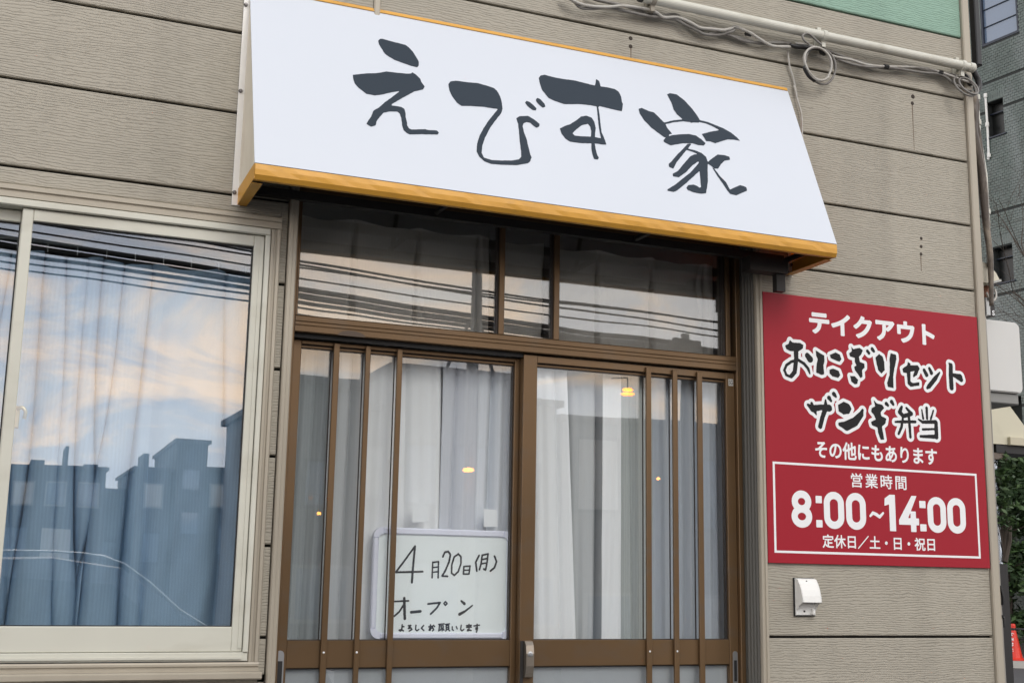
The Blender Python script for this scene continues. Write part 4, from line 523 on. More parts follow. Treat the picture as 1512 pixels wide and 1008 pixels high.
# beige trim round the window, ribbed
MB().prism([(-.010, 1.0065), (-.018, 1.009), (-.018, 1.020), (-.014, 1.022), (-.014, 1.028), (-.020, 1.031), (-.020, 1.041), (-.014, 1.0455), (.014, 1.0455), (.014, 1.0065)], 'x', -1.56, .7215).build('window_trim', TRIM, B)
MB().prism([(.6903, .014), (.6903, -.012), (.693, -.018), (.700, -.018), (.702, -.013), (.708, -.013), (.710, -.020), (.718, -.020), (.7218, -.014), (.7218, .014)], 'z', -.2365, 1.006).build('window_trim', TRIM, B)
MB().prism([(.014, -.237), (-.019, -.237), (-.021, -.241), (-.021, -.247), (-.016, -.249), (-.016, -.253), (-.022, -.256), (-.022, -.2615), (.014, -.2615)], 'x', -1.56, .7215).build('window_trim', TRIM, B)
MB().prism([(.014, -.262), (-.034, -.262), (-.040, -.266), (-.040, -.279), (-.034, -.283), (.0135, -.283)], 'x', -1.57, .728).build('window_sill', TRIM, B)
# ------------------------------------------------------------------ curtains
def pleat(seed, wl, amp, lean=0., grow=.5, mess=.3):
    r = np.random.default_rng(seed); ph = r.uniform(0, 6.28, 8); k = r.uniform(.6, 1.5, 8)
    def fn(U, T):
        u = U+lean*T*np.sin(U*3+ph[7])+.010*np.sin(T*5+ph[6])*T
        w_ = u/wl+mess*np.sin(u/wl*.55+ph[0])+mess*.5*np.sin(u/wl*.23+ph[1])+.12*np.sin(T*4+u*9+ph[2])
        s = np.sin(2*np.pi*w_); a = amp*(.55+.45*np.sin(u*7*k[3]+ph[3]))*(grow+(1-grow)*T)
        dy = a*s*.35+amp*1.9*(.6+.4*np.sin(u*9+ph[3]))*(1-np.abs(np.sin(np.pi*w_+.6)))**2.6+amp*.2*np.sin(2*np.pi*w_*2.7+ph[4])*(.4+.6*T)
        dy = dy+.0035*np.sin(U*60+T*14+ph[5])*np.sin(T*23+U*11)*T
        return .35*a*np.cos(2*np.pi*w_), dy, 0*U
    return fn
cu = thing('window_curtain', 'pale blue pleated curtain gathered in folds behind the large left window', 'curtain', (.3, .16, .9))
r_ = np.random.default_rng(4); FOLD = []; x = .0
while x < .90: wd = r_.uniform(.038, .075) if x < .47 else r_.uniform(.11, .19); FOLD.append((x, wd, r_.uniform(.6, 1.25), r_.uniform(-.10, .07))); x += wd
def wc(U, T):
    """gathered folds: rounded fronts with deep narrow valleys that fan out from the hooks"""
    dy = np.zeros_like(U); dx = np.zeros_like(U)
    for k, (xc, wd, dp, ln) in enumerate(FOLD):
        deep = .062 if xc < .47 else .045
        c = xc+ln*(T-.15)*(.9 if xc < .47 else .35)+.008*np.sin(T*6+k*1.7)
        hw = wd*(.20+.10*np.sin(k*2.3+T*3)); dy += deep*dp*(.35+.65*np.minimum(1, T*5+.2))*np.exp(-np.abs((U-c)/hw)**1.35)
        dx += -.012*dp*np.tanh((U-c)/hw)*np.exp(-((U-c)/(2.2*hw))**2)
    dy += .006*np.sin(U*41+T*3)+.0035*np.sin(U*75+T*13)*np.sin(T*19+U*8)
    sag = np.abs(np.sin(U*np.pi/.165)); return dx, dy, -.016*sag*np.clip(1-T*9, 0, 1)
sheet('cloth', CL_BLUE, cu, -.10, .75, -.33, .905, .125, wc, 560, 110, 1.5)
hk = MB()
for x in np.linspace(-.08, .73, 11): hk.tube([(x, .13, .90), (x, .14, .925), (x, .155, .93)], .0016, 6)
hk.build('hook', WPLAS, cu)
box('curtain_rail', ZINC, None, -1.5, .76, .155, .175, .931, .945); tag(bpy.data.objects['curtain_rail'], 'metal rail the pale blue window curtain hangs from', 'curtain rail')
cu2 = thing('window_curtain', 'cream curtain behind the narrow pane at the left frame edge', 'curtain', (-.7, .16, .9))
sheet('cloth', CL_CREAM, cu2, -1.48, -.11, -.33, .905, .15, pleat(21, .2, .012), 200, 40, 1.3)
def dcurt(lab, x0, x1, m, seed, wl, amp, y, z1=.74, z0=-1.38, **k):
    t = thing('door_curtain', lab, 'curtain', ((x0+x1)/2, y, z1)); sheet('cloth', m, t, x0, x1, z0, z1, y, pleat(seed, wl, amp, **k), int((x1-x0)*500)+20, 90, 1.3); return t
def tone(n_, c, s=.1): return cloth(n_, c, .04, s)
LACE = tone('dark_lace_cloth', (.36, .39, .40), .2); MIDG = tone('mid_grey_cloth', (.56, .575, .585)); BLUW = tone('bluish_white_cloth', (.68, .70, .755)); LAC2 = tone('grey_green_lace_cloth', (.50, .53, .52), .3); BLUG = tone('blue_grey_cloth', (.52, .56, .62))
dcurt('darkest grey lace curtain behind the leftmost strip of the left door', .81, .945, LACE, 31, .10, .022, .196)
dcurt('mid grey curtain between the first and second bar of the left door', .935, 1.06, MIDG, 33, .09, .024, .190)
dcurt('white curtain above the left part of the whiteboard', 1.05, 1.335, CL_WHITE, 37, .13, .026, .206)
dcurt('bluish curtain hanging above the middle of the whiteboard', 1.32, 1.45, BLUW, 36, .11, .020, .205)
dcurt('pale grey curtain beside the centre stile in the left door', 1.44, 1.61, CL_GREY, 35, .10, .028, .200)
def edgec(x0, x1, lean):
    base = pleat(52, .085, .014, .0, .6, .2)
    def fn(U, T):
        a, b, c = base(U, T); return a+lean*T*(U/(x1-x0)), b, c
    return fn
t = thing('door_curtain', 'bright white curtain edge right of the centre stile', 'curtain', (1.7, .19, .7)); sheet('cloth', CL_WHITE, t, 1.595, 1.735, -1.38, .70, .148, edgec(1.595, 1.735, .10), 140, 90, 1.2)
dcurt('grey curtain fold beside the bright white edge', 1.70, 1.90, MIDG, 44, .12, .026, .186)
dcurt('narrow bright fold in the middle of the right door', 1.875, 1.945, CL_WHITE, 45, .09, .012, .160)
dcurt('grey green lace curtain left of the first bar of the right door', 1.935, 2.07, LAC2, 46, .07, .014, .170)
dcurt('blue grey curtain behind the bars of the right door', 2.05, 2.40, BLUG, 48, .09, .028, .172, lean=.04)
def valance(lab, x0, x1, seed):
    t = thing('transom_curtain', lab, 'curtain', ((x0+x1)/2, .2, 1.12))
    b = pleat(seed, .21, .010, 0, .8, .15)
    def fn(U, T):
        dx, dy, dz = b(U, T); c = np.abs(np.sin(U*np.pi/.215+.4)); p = np.exp(-(c/.10)**2)
        return dx, dy+.034*p*np.minimum(1, T*4)*(1-T*.3)+.006*np.sin(T*9+U*20)*(T < .3), -.014*c*(1-T)**5+.006*np.sin(U*190)*(T > .985)
    sheet('cloth', CL_DIM, t, x0, x1, .782, 1.13, .185, fn, int((x1-x0)*420), 60, 1.2)
    fg = MB(); r = random.Random(seed); x = x0
    while x < x1: fg.tube([(x, .150, .783), (x+r.uniform(-.003, .003), .149, .783+r.uniform(.006, .018))], r.uniform(.0008, .0018), 4, 1); x += r.uniform(.006, .016)
    fg.build('lace_fringe', CL_DIM, t, kind='stuff')
valance('short lace trimmed curtain behind the long left transom pane', .81, 1.462, 61); valance('short lace trimmed curtain behind the narrow middle transom pane', 1.482, 1.662, 62); valance('short lace trimmed curtain behind the right transom pane', 1.678, 2.36, 63)
# taped paper squares inside the left door
TAPE = mat('cloudy_tape', (.86, .88, .90), .3)
for (a, b, c, d, lab) in ((1.212, 1.265, .171, .232, 'pale paper square taped to the glass above the whiteboard middle'), (1.452, 1.501, .164, .221, 'pale paper square taped to the glass beside the centre stile')):
    o = MB().prism([(a+.002, c), (b, c+.002), (b-.003, d-.002), (a, d)], 'y', .1605, .162).build('paper_square', TAPE, None); tag(o, lab, 'paper')
# ------------------------------------------------------------------ whiteboard
wbt = thing('whiteboard', 'small whiteboard with handwritten opening date standing on the door rail', 'whiteboard', (1.327, .18, -.187))
WBM = mat('whiteboard_face', (.90, .95, .95), .25, var=((4, 4, 4), .02)); WBF = mat('lilac_white_plastic', (.82, .83, .94), .35)
x0, x1, z0, z1 = 1.093, 1.558, -.184, .153
box('writing_surface', WBM, wbt, x0+.014, x1-.014, .172, .180, z0+.014, z1-.014)
def bevelbar(a, b, c, d): return box('frame', WBF, wbt, a, b, .1655, .183, c, d, .004)
bevelbar(x0+.030, x1-.030, z1-.021, z1); bevelbar(x0+.030, x1-.030, z0, z0+.018); bevelbar(x0, x0+.018, z0+.030, z1-.030); bevelbar(x1-.018, x1, z0+.030, z1-.030)
for cx, cz, sx_, sz_ in ((x0, z0, 1, 1), (x1, z0, -1, 1), (x0, z1, 1, -1), (x1, z1, -1, -1)):
    r = .028; pl = [(cx+sx_*(r-r*math.cos(t)), cz+sz_*(r-r*math.sin(t))) for t in np.linspace(0, math.pi/2, 9)]
    pl += [(cx+sx_*.0303, cz), (cx+sx_*.0303, cz+sz_*.0213), (cx+sx_*.024, cz+sz_*.0222), (cx+sx_*.0195, cz+sz_*.0265), (cx+sx_*.0185, cz+sz_*.0303), (cx, cz+sz_*.0303)]
    MB().prism(pl, 'y', .1650, .1835).build('corner_cap', WBF, wbt)
MARK = mat('marker_ink', (.035, .035, .04), .5)
ink('handwriting', DATA['WB'], MARK, wbt, lambda a, b: (a, .1712, b), res=.0010, rough=.0005, grow=.0009)
# ------------------------------------------------------------------ red take-out sign
rs = thing('red_sign', 'red takeout menu sign with white lettering on the wall right of the door', 'sign', (2.88, -.01, .534))
box('panel', RED, rs, 2.4075, 3.3545, -.0105, -.0035, .0700, .9975, .0008)
for x in (2.50, 3.25):
    for z in (.12, .95): box('spacer', PLAST, rs, x, x+.02, -.0034, -.0003, z, z+.02)
YL = -.0109
bold_text('lettering', 'テイクアウト', WHITEP, rs, 2.597, 3.150, .868, .950, YL, .0042)
bold_text('lettering', 'その他にもあります', WHITEP, rs, 2.608, 3.136, .430, .492, YL, .0016)
bold_text('lettering', '営業時間', WHITEP, rs, 2.754, 2.993, .336, .386, YL, .0007, .0012, 1.25)
bold_text('lettering', '定休日／土・日・祝日', WHITEP, rs, 2.627, 3.108, .125, .171, YL, .0009, .0012)
# tall condensed figures drawn as strokes
def fig(ch, x, wd, z0, z1, r):
    a, b = x+r, x+wd-r; t, s = z1-r, z0+r; m = (z0+z1)/2; q = []
    def arc(cx, cz, rx, rz, g0, g1, n=12): return [[cx+rx*math.cos(math.radians(g0+(g1-g0)*i/n)), cz+rz*math.sin(math.radians(g0+(g1-g0)*i/n)), r] for i in range(n+1)]
    rx = (b-a)/2; cx = (a+b)/2
    if ch == '0': q = [['s', arc(cx, t-rx, rx, rx, 0, 180)+arc(cx, s+rx, rx, rx, 180, 360)+[[b, t-rx, r]]]]
    if ch == '8': h1 = (t-m-.001)/2; h2 = (m-s)/2; q = [['s', arc(cx, m+h1, rx*.93, h1, 0, 360, 24)], ['s', arc(cx, s+h2, rx, h2, 0, 360, 24)]]
    if ch == ':':
        for zc in (z0+.098, z0+.016): q.append(['p', [[x, zc-.0125], [x+wd, zc-.0125], [x+wd, zc+.0125], [x, zc+.0125]]])
    if ch == '1': q = [['p', [[x, z1-.040], [x+.002, z1-.014], [x+.022, z1], [x+wd, z1], [x+wd, z0], [x+wd-2*r, z0], [x+wd-2*r, z1-.034]]]]
    if ch == '4': q = [['p', [[x+.055, z1], [x+.076, z1], [x+.038, z0+.048], [x+.066-.018, z0+.048], [x+.066-.018, z0+.072], [x+.066+.004, z0+.072], [x+.066+.004, z0+.048], [x+wd, z0+.048], [x+wd, z0+.024], [x+.066+.004, z0+.024], [x+.066+.004, z0], [x+.048, z0], [x+.048, z0+.024], [x, z0+.024], [x, z0+.040]]]]
    if ch == '~': q = [['s', [[x+.003, m-.014, .004], [x+.014, m-.003, .0055], [x+.028, m-.008, .006], [x+.040, m-.016, .0055], [x+wd-.003, m-.002, .004]]]]
    return q
items = []; Z0, Z1 = .190, .317; r = .0125
for ch, x, wd in (('8', 2.503, .080), (':', 2.597, .024), ('0', 2.627, .080), ('0', 2.713, .080), ('~', 2.806, .058), ('1', 2.867, .044), ('4', 2.924, .082), (':', 3.010, .026), ('0', 3.042, .079), ('0', 3.125, .079)): items += fig(ch, x, wd, Z0, Z1, r)
def shift(items, sx_, ox): return [[t, [[ox+(p[0]-ox)*sx_]+list(p[1:]) for p in q]] for t, q in items]
items = shift(items, (3.254-2.503)/(3.204-2.503), 2.503)
ink('hours_lettering', items, WHITEP, rs, lambda a, b: (a, YL, b), res=.0022)
fb = MB(); a, b, c, d = 2.4326, 3.313, .104, .409; k = .0075
fb.box(a, b, YL, YL+.0002, d-k, d); fb.box(a, b, YL, YL+.0002, c, c+k); fb.box(a, a+k*1.1, YL, YL+.0002, c+k, d-k); fb.box(b-k*1.1, b, YL, YL+.0002, c+k, d-k); fb.build('border_line', WHITEP, rs)
ink('brush_outline', DATA['BRUSH'], WHITEP, rs, lambda a, b: (a, YL, b), res=.0024, grow=.0115)
ink('brush_lettering', DATA['BRUSH'], BLACKP, rs, lambda a, b: (a, YL-.0005, b), res=.0016, rough=.0009)
# ------------------------------------------------------------------ awning
aw = thing('shop_awning', 'white sloping shop awning with dark brush lettering and orange edging', 'awning', (1.56, 0, 1.4))
AX0, AX1, AT, AB, AD, AU = .5895, 2.535, 1.767, 1.121, -.26, 1.076
L_ = math.hypot(AT-AB, AD); vz = (AT-AB)/L_; vy = -AD/L_; ny, nz_ = -vz, vy      # up-slope (0,vy,vz), outward normal (0,ny,nz)
def face(u, s, h=0.): return (u, s*vy+ny*h, AT+s*vz+nz_*h)
def slab(name, m, u0, u1, s0, s1, h0, h1, nseg=1):
    v = [face(u, s, h) for h in (h0, h1) for u, s in ((u0, s0), (u1, s0), (u1, s1), (u0, s1))]
    return MB().add(v, [(0, 3, 2, 1), (4, 5, 6, 7), (0, 1, 5, 4), (1, 2, 6, 5), (2, 3, 7, 6), (3, 0, 4, 7)]).build(name, m, aw)
slab('face_panel', WHITEV, AX0-.0015, AX1+.0025, -L_+.001, -.010, -.004, 0)
slab('top_edging', ORANGE, AX0, AX1, -.0098, .0025, -.006, .003)
ink('brush_lettering', DATA['AWN'], INK, aw, lambda a, b: face(a, b, .0006), res=.0026, rough=.0007)
# front band: shallow hollow channel with wavy sheet
fbm = MB(); n = 60
for i in range(n):
    xa = AX0+.0003+(AX1-AX0-.0006)*i/n; xb = AX0+.0003+(AX1-AX0-.0006)*(i+1)/n; wob = lambda x: .0012*math.sin(x*31)+.0008*math.sin(x*77)
    o = len(fbm.v)
    for x in (xa, xb): fbm.v += [(x, AD-.002, AB-.002), (x, AD-.004+wob(x), AB-.018), (x, AD-.003, AU+.012), (x, AD+.006, AU), (x, AD+.022, AU+.0005), (x, AD+.022, AU+.004), (x, AD+.006, AU+.004), (x, AD+.001, AB-.002)]
    fbm.f += [tuple(o+j for j in q) for q in ((0, 1, 9, 8), (1, 2, 10, 9), (2, 3, 11, 10), (3, 4, 12, 11), (4, 5, 13, 12), (5, 6, 14, 13), (6, 7, 15, 14), (7, 0, 8, 15))]
fbm.build('front_band', ORANGE, aw)
slab('edging_gap', PLAST, AX0+.001, AX1-.001, -L_-.0018, -L_+.0008, -.004, .0005)
for xo, xi, nm in ((AX0, AX0+.003, 'left'), (AX1-.003, AX1, 'right')):
    MB().prism([(-.001, AT-.016), (-.001, AU+.045), (AD+.004, AB+.0035), (AD+.008, AB+.006)], 'x', xo+.0004, xi).build('side_panel', IVORY if nm == 'left' else cloth('orange_translucent_sheet', (.85, .36, .03), .55), aw)
    s = 1 if nm == 'left' else -1; xa = AX0-.0005 if nm == 'left' else AX1+.0005
    bb = MB(); bb.prism([(-.001, AU-.004), (-.001, AU+.0445), (AD+.0015, AB+.0035), (AD+.0015, AU+.002)], 'x', min(xa, xa+s*.0012), max(xa, xa+s*.0012))
    bb.box(min(xa, xa+s*.028), max(xa, xa+s*.028), AD+.025, -.001, AU-.0055, AU-.0042); bb.build('side_band', ORANGE, aw)
    x2 = AX0-.017 if nm == 'left' else AX1-.014; x3 = AX0+.008 if nm == 'left' else AX1+.001
    fl = box('wall_flange', WFLANGE, aw, x2, x3, -.0055, -.0022, AU-.008, AT+.03 if nm == 'left' else AT-.03, .0008)
    for z in (1.107, 1.423, 1.70): MB().lathe([(.0001, -.006), (.005, -.0055), (.0065, 0), (.0065, .001)], ((x2+.006) if nm == 'left' else x3-.006, -.0062, z), 8, 'y').build('bolt', mat('grey_bolt', (.16, .15, .15), .4, .7), fl)
fm = MB()
for x in (AX0+.05, 1.2, 1.9, AX1-.03): fm.tube([(x, -.01, 1.12), (x, AD+.03, 1.12)], .010, 6, 1); fm.tube([(x, -.012, AT-.10), (x, AD+.045, AB-.01)], .008, 6, 1)
fm.box(AX0+.03, AX1-.05, -.03, -.004, 1.105, 1.13); fm.box(AX0+.03, AX1-.05, AD+.026, AD+.05, 1.085, 1.11); fm.build('inner_frame', STEEL, aw)
ar = MB(); ar.box(2.415, 2.45, -.085, -.06, .985, 1.10); ar.box(2.30, 2.452, -.10, -.05, 1.045, 1.095); ar.build('support_bracket', STEEL, aw)
# ------------------------------------------------------------------ outlet with rain hood
ol = thing('outdoor_outlet', 'white hooded outdoor power outlet below the red sign', 'outlet', (2.55, 0, -.04))
x0, x1, z0, z1 = 2.513, 2.590, -.100, .021
box('gasket', PLAST, ol, x0-.003, x1+.001, -.006, -.0003, z0-.004, z1+.002)
box('base_plate', WPLAS, ol, x0, x1, -.013, -.0062, z0, z1, .002)
prof = [(-.013, z1-.001), (-.022, z1-.004), (-.032, z1-.018), (-.041, z1-.038), (-.047, z1-.058), (-.050, z1-.078)]
inner = [(y+.0028, z-.0005) for y, z in prof[::-1]]; inner[-1] = (-.0131, z1-.006)
MB().prism(prof+inner, 'x', x0+.002, x1-.002).build('hood', WPLAS, ol, label='curved hood over the sockets')
for a in (x0+.0005, x1-.0035):
    MB().prism(prof+[(-.0475, z1-.079), (-.030, z1-.088), (-.020, z1-.098), (-.0131, z1-.106)], 'x', a, a+.003).build('hood_side', WPLAS, ol)
box('socket', mat('socket_grey', (.30, .25, .22), .5), ol, x0+.012, x1-.012, -.046, -.0135, z1-.076, z1-.062)
for q in (x0+.028,): box('socket_slot', PLAST, ol, q, q+.006, -.0142, -.0132, z0+.010, z0+.016)
box('latch', WPLAS, ol, x1-.020, x1-.010, -.026, -.0132, z0+.004, z0+.020, .002)
MB().lathe([(.0001, -.001), (.003, -.0008), (.0035, 0)], (x0+.034, -.0255, z1-.010), 8, 'y').build('screw', STEEL, ol)
# ------------------------------------------------------------------ pipe and cables along the wall
pp = thing('conduit_pipe', 'thick cream plastic conduit running along the wall above the awning', 'pipe', (2.6, -.05, 1.978))
MB().lathe([(.0001, 0), (.0175, 0), (.0175, 1.405), (.0155, 1.41), (.0155, 1.43), (.019, 1.431), (.019, 1.452), (.015, 1.456), (.0001, 1.456)], (1.915, -.048, 1.978), 20, 'x').build('pipe_body', PIPE, pp, smooth=False)
for x in (1.95, 2.66, 3.305):
    c = MB(); c.lathe([(.0185, 0), (.0215, .002), (.0215, .016), (.0185, .018)], (x, -.048, 1.978), 18, 'x'); c.box(x+.001, x+.017, -.048, -.0005, 1.936, 1.958); c.box(x+.001, x+.017, -.024, -.0005, 1.958, 2.022); c.build('clamp', PIPE if x > 2 else mat('old_clamp', (.3, .27, .22), .6), pp)
MB().lathe([(.0001, -.001), (.0165, -.001), (.018, .003), (.019, .014)], (1.903, -.048, 1.978), 18, 'x').build('end_cap', SLEEVE, pp)
CB = DATA['CAB']
def cable(key, m, r, lab, y, wob=.004, gname='signal_cable', ext=None, closed=False, grp='thin cables along the wall under the conduit'):
    rr_ = random.Random(key); pts = [(x, y+rr_.uniform(-wob, wob), z) for x, z in CB[key]]
    o = MB().tube(pts, r, 7, 4, closed).build(gname, m, None, smooth=True); return tag(o, lab, 'cable', grp)
cable('a', CABLEW, 0.0055, 'whitish cable winding under the conduit from the top edge, outermost of its bundle', -.034)
cable('b', CABLE, 0.0055, 'grey cable twisting beside the whitish one and ending at the first bend', -.026)
cable('c', CABLE, 0.0059, 'grey cable lying against the boards behind the twisted bundle', -.016)
cable('d', CABLE, 0.0046, 'short thin grey cable leading into the black tape joint', -.022)
cable('e', CABLEW, 0.0052, 'uppermost cable from the coil to the corner knot', -.030)
cable('f', CABLE, 0.0059, 'middle cable from the coil to the corner knot', -.020)
cable('g', CABLE, 0.0052, 'lowest sagging cable from the coil to the corner knot', -.026)
cable('loop', CABLE, .0040, 'small grey cable loop standing up over the conduit', -.060, .001)
cable('drop', CABLEW, .0036, 'white wire hanging down the wall behind the awning corner', -.012, .002, 'hanging_wire', grp=None)
def ring(k, y, r, turns, m, lab):
    (cx, cz), (ax, az), (bx, bz) = CB[k]; rx, rz = abs(ax-cx), abs(bz-cz); n = int(26*turns)
    pts = [(cx+rx*(1+.02*math.sin(i*.7))*math.cos(2*math.pi*i/26), y-.004*math.sin(i*.5)-.006*i/n, cz+rz*(1+.03*math.sin(i*.41))*math.sin(2*math.pi*i/26)) for i in range(n+1)]
    return tag(MB().tube(pts, r, 7, 2).build('cable_coil', m, None, smooth=True), lab, 'cable')
ring('ring', -.050, .0042, 1.9, CABLEW, 'round coil of whitish cable hanging under the conduit')
ring('ring2', -.034, .0042, 1.5, CABLE, 'wider grey cable coil behind the whitish coil')
(cx, cz) = CB['knotc'][0]
for i, (rx, rz, dx) in enumerate(((.05, .047, 0), (.042, .040, .012))):
    pts = [(cx+dx+rx*math.cos(t), -.05-.006*i+.02*math.sin(t*1.0), cz+rz*math.sin(t)) for t in np.linspace(0, 6.28*1.4, 40)]
    tag(MB().tube(pts, .0042, 7, 1).build('cable_coil', CABLE, None, smooth=True), ['outer grey coil knotted at the building corner', 'inner grey coil knotted at the building corner'][i], 'cable')
sv = MB(); sv.tube([(x, -.036, z) for x, z in CB['sleeve']], [.006, .009, .010, .007, .008, .012, .010], 8, 3); sv.build('tape_joint', SLEEVE, None, smooth=True); tag(bpy.data.objects['tape_joint'], 'black taped cable joint at the top of the coil', 'cable joint')
t2 = MB(); (cx2, cz2) = CB['ring'][0]; t2.tube([(cx2-.062, -.052, cz2-.02), (cx2-.04, -.05, cz2-.052), (cx2-.012, -.048, cz2-.066)], .0075, 7, 3); o = t2.build('cable_tie', SLEEVE, None, smooth=True); tag(o, 'black tape wrap at the lower left of the coil', 'cable tie')
for k, (x, z) in enumerate(((CB['a'][15][0], CB['a'][15][1]), (CB['e'][5][0], CB['e'][5][1]), (CB['e'][8][0], CB['e'][8][1]), (CB['a'][6][0], CB['a'][6][1]))):
    o = MB().lathe([(.006, -.012), (.009, -.010), (.0095, .010), (.006, .012)], (x, -.028, z), 8, 'x').build('cable_tie', SLEEVE if k < 3 else CABLE, None)
    tag(o, ['black cable tie left of the coil', 'black cable tie halfway between coil and corner', 'black cable tie near the corner knot', 'grey cable clip below the left end of the conduit'][k], 'cable tie')
for k, (key, r) in enumerate((('blk', .012), ('blk2', .008))):
    o = MB().tube([(x, -.04+.02*k, z) for x, z in CB[key]], r, 8, 4).build('black_cable', SLEEVE, None, smooth=True); tag(o, ['thick black cable hump at the corner knot', 'thin black cable loop in front of the corner knot'][k], 'cable')
# what hangs on the side wall and shows past the corner
BLK = mat('black_downpipe', (.018, .019, .021), .4)
o = box('black_downpipe', BLK, None, 3.480, 3.506, .045, .075, 2.05, 5.1, .004); tag(o, 'black narrow downpipe rising at the building corner', 'pipe')
BRN = mat('brown_cable_sheath', (.075, .058, .045), .6, dirt=((22, 22, 9), (.30, .25, .19), .9), bump=((60, 60, 20), 1, .6, .004))
def ext(key, y, tail): return [(x, y, z) for x, z in CB[key]]+tail
o = MB().tube(ext('br1', .03, [(3.450, .03, 1.62), (3.458, .03, 1.5), (3.462, .03, 1.38), (3.474, .03, 1.26), (3.470, .03, 1.12), (3.466, .03, 1.06)]), [.013, .020, .017, .023, .016, .020, .016, .018, .013, .012, .009, .008], 8, 3).build('wrapped_cable', BRN, None, smooth=True); tag(o, 'brown wrapped cable running down the building corner to the lamp hood', 'cable')
o = MB().tube(ext('br2', .05, [(3.475, .05, 1.62), (3.482, .05, 1.45), (3.490, .05, 1.3), (3.486, .05, 1.22)]), [.010, .013, .016, .012, .013, .014, .013, .011, .010], 8, 3).build('wrapped_cable', BRN, None, smooth=True); tag(o, 'outer brown wrapped cable beside the thin white pipe', 'cable')
pv = thing('white_riser_pipe', 'thin white jointed pipe outside the brown cables at the corner', 'pipe', (3.5, .07, 1.2))
pts = [(x, .07, z) for x, z in CB['pvc']]; MB().tube(pts+[(3.512, .07, 1.60), (3.512, .07, 1.26)], .0075, 8, 1).build('pipe_body', PIPE, pv, smooth=True)
for x, z in (pts[0][0::2], pts[2][0::2], (3.512, 1.45)): MB().lathe([(.008, -.012), (.011, -.010), (.011, .010), (.008, .012)], (x, .07, z), 10).build('coupling', PIPE, pv)
GCON = mat('weathered_conduit', (.27, .255, .225), .55, 0, var=((8, 8, 2), .2), dirt=((10, 10, 2.5), (.13, .115, .09), .6))
for k, (x, y, r, zt, m) in enumerate(((3.424, .05, .020, 1.12, GCON), (3.456, .065, .0115, 1.02, GCON), (3.4035, .02, .006, 2.0, CABLE))):
    o = MB().tube([(x, y, GZ+.02), (x+.002, y, -.6), (x-.001, y, 0), (x+.001, y, .6), (x, y, zt)], r, 10, 3).build('corner_conduit', m, None, smooth=True)
    tag(o, ['broad weathered grey conduit down the building corner', 'narrow weathered grey conduit outermost at the corner', 'thin grey cable running up beside the corner trim'][k], 'conduit')
o = MB().tube([(3.458, .055, .01), (3.464, .05, -.03), (3.462, .05, -.06)], .006, 6, 2).build('cable_clip', SLEEVE, None); tag(o, 'small black clip on the corner conduit at sign height', 'clip')
o = MB().tube([(3.437, .03, -.10), (3.47, .06, -.105), (3.472, .06, -.14)], .005, 6, 1).build('cable_clip', SLEEVE, None); tag(o, 'black bracket on the corner conduit beside the cone', 'clip')
# lamp hood
lh = thing('lamp_hood', 'small cream hooded wall lamp projecting past the corner above the white box', 'lamp', (3.42, .1, 1.15))
CRM = mat('cream_enamel', (.62, .58, .46), .4, dirt=((15, 15, 15), (.35, .3, .2), .3))
MB().prism([(3.415, 1.245), (3.47, 1.236), (3.500, 1.222), (3.524, 1.200), (3.539, 1.176), (3.541, 1.168), (3.478, 1.150), (3.474, 1.156), (3.415, 1.16)], 'y', .055, .15).build('hood', CRM, lh)
MB().prism([(3.474, 1.156), (3.478, 1.150), (3.541, 1.168), (3.541, 1.176), (3.5395, 1.1765)], 'y', .048, .0549).build('hood_rim', mat('grey_rim', (.40, .40, .38), .4), lh)
MB().lathe([(.010, 0), (.020, -.008), (.024, -.03), (.018, -.05), (.006, -.06)], (3.512, .10, 1.158), 12).build('bulb_holder', mat('terracotta_socket', (.30, .14, .09), .5), lh, smooth=True)
MB().tube([(3.475, .06, 1.12), (3.482, .055, 1.095), (3.503, .055, 1.09), (3.522, .06, 1.11), (3.527, .07, 1.14)], .004, 7, 4).build('wire_loop', CABLEW, lh, smooth=True)
br_ = MB(); br_.box(3.470, 3.490, .06, .12, 1.03, 1.10, .001); br_.build('bracket', mat('galvanised', (.42, .43, .43), .4, .6), lh)
box('switch_box', STEEL, lh, 3.4905, 3.513, .062, .12, 1.028, 1.085, .001); text('lettering', 'S', WHITEP, lh, 3.499, 3.511, 1.032, 1.052, .0615, .03)
# white box and canopy beyond
wb_ = thing('white_box', 'blank white rounded plastic box projecting beyond the building corner', 'box', (3.56, .2, .745))
def rrect(x0, x1, z0, z1, r): return [(cx+r*math.cos(t), cz+r*math.sin(t)) for cx, cz, g in ((x1-r, z1-r, 0), (x0+r, z1-r, 90), (x0+r, z0+r, 180), (x1-r, z0+r, 270)) for t in [math.radians(g+15*i) for i in range(7)]]
BW = mat('grey_white_plastic', (.62, .62, .60), .4, var=((5, 5, 5), .02))
MB().prism(rrect(3.470, 3.690, .748, 1.031, .022), 'y', .125, .32).build('box_body', BW, wb_); MB().prism(rrect(3.474, 3.686, .752, 1.027, .020), 'y', .119, .1249).build('box_lid', BW, wb_)
box('box_tray', mat('grey_tray', (.25, .25, .24), .5), wb_, 3.475, 3.68, .135, .32, .705, .7475, .004)
cn = thing('side_canopy', 'cream sheet metal canopy on the side wall beyond the white box', 'canopy', (4.2, 2, .8))
MB().prism([(3.41, 1.02), (4.90, .985), (4.935, .978), (5.10, .800), (5.14, .745), (3.41, .745)], 'y', 1.5, 3.2).build('canopy_body', mat('cream_sheet', (.60, .57, .44), .5, dirt=((4, 4, 4), (.3, .26, .18), .4)), cn)
box('canopy_trim', mat('cream_trim', (.52, .48, .36), .5), cn, 4.93, 5.16, 1.48, 1.4985, .742, .785, .002); box('canopy_underside', PLAST, cn, 4.85, 5.13, 1.5, 3.15, .70, .7415)
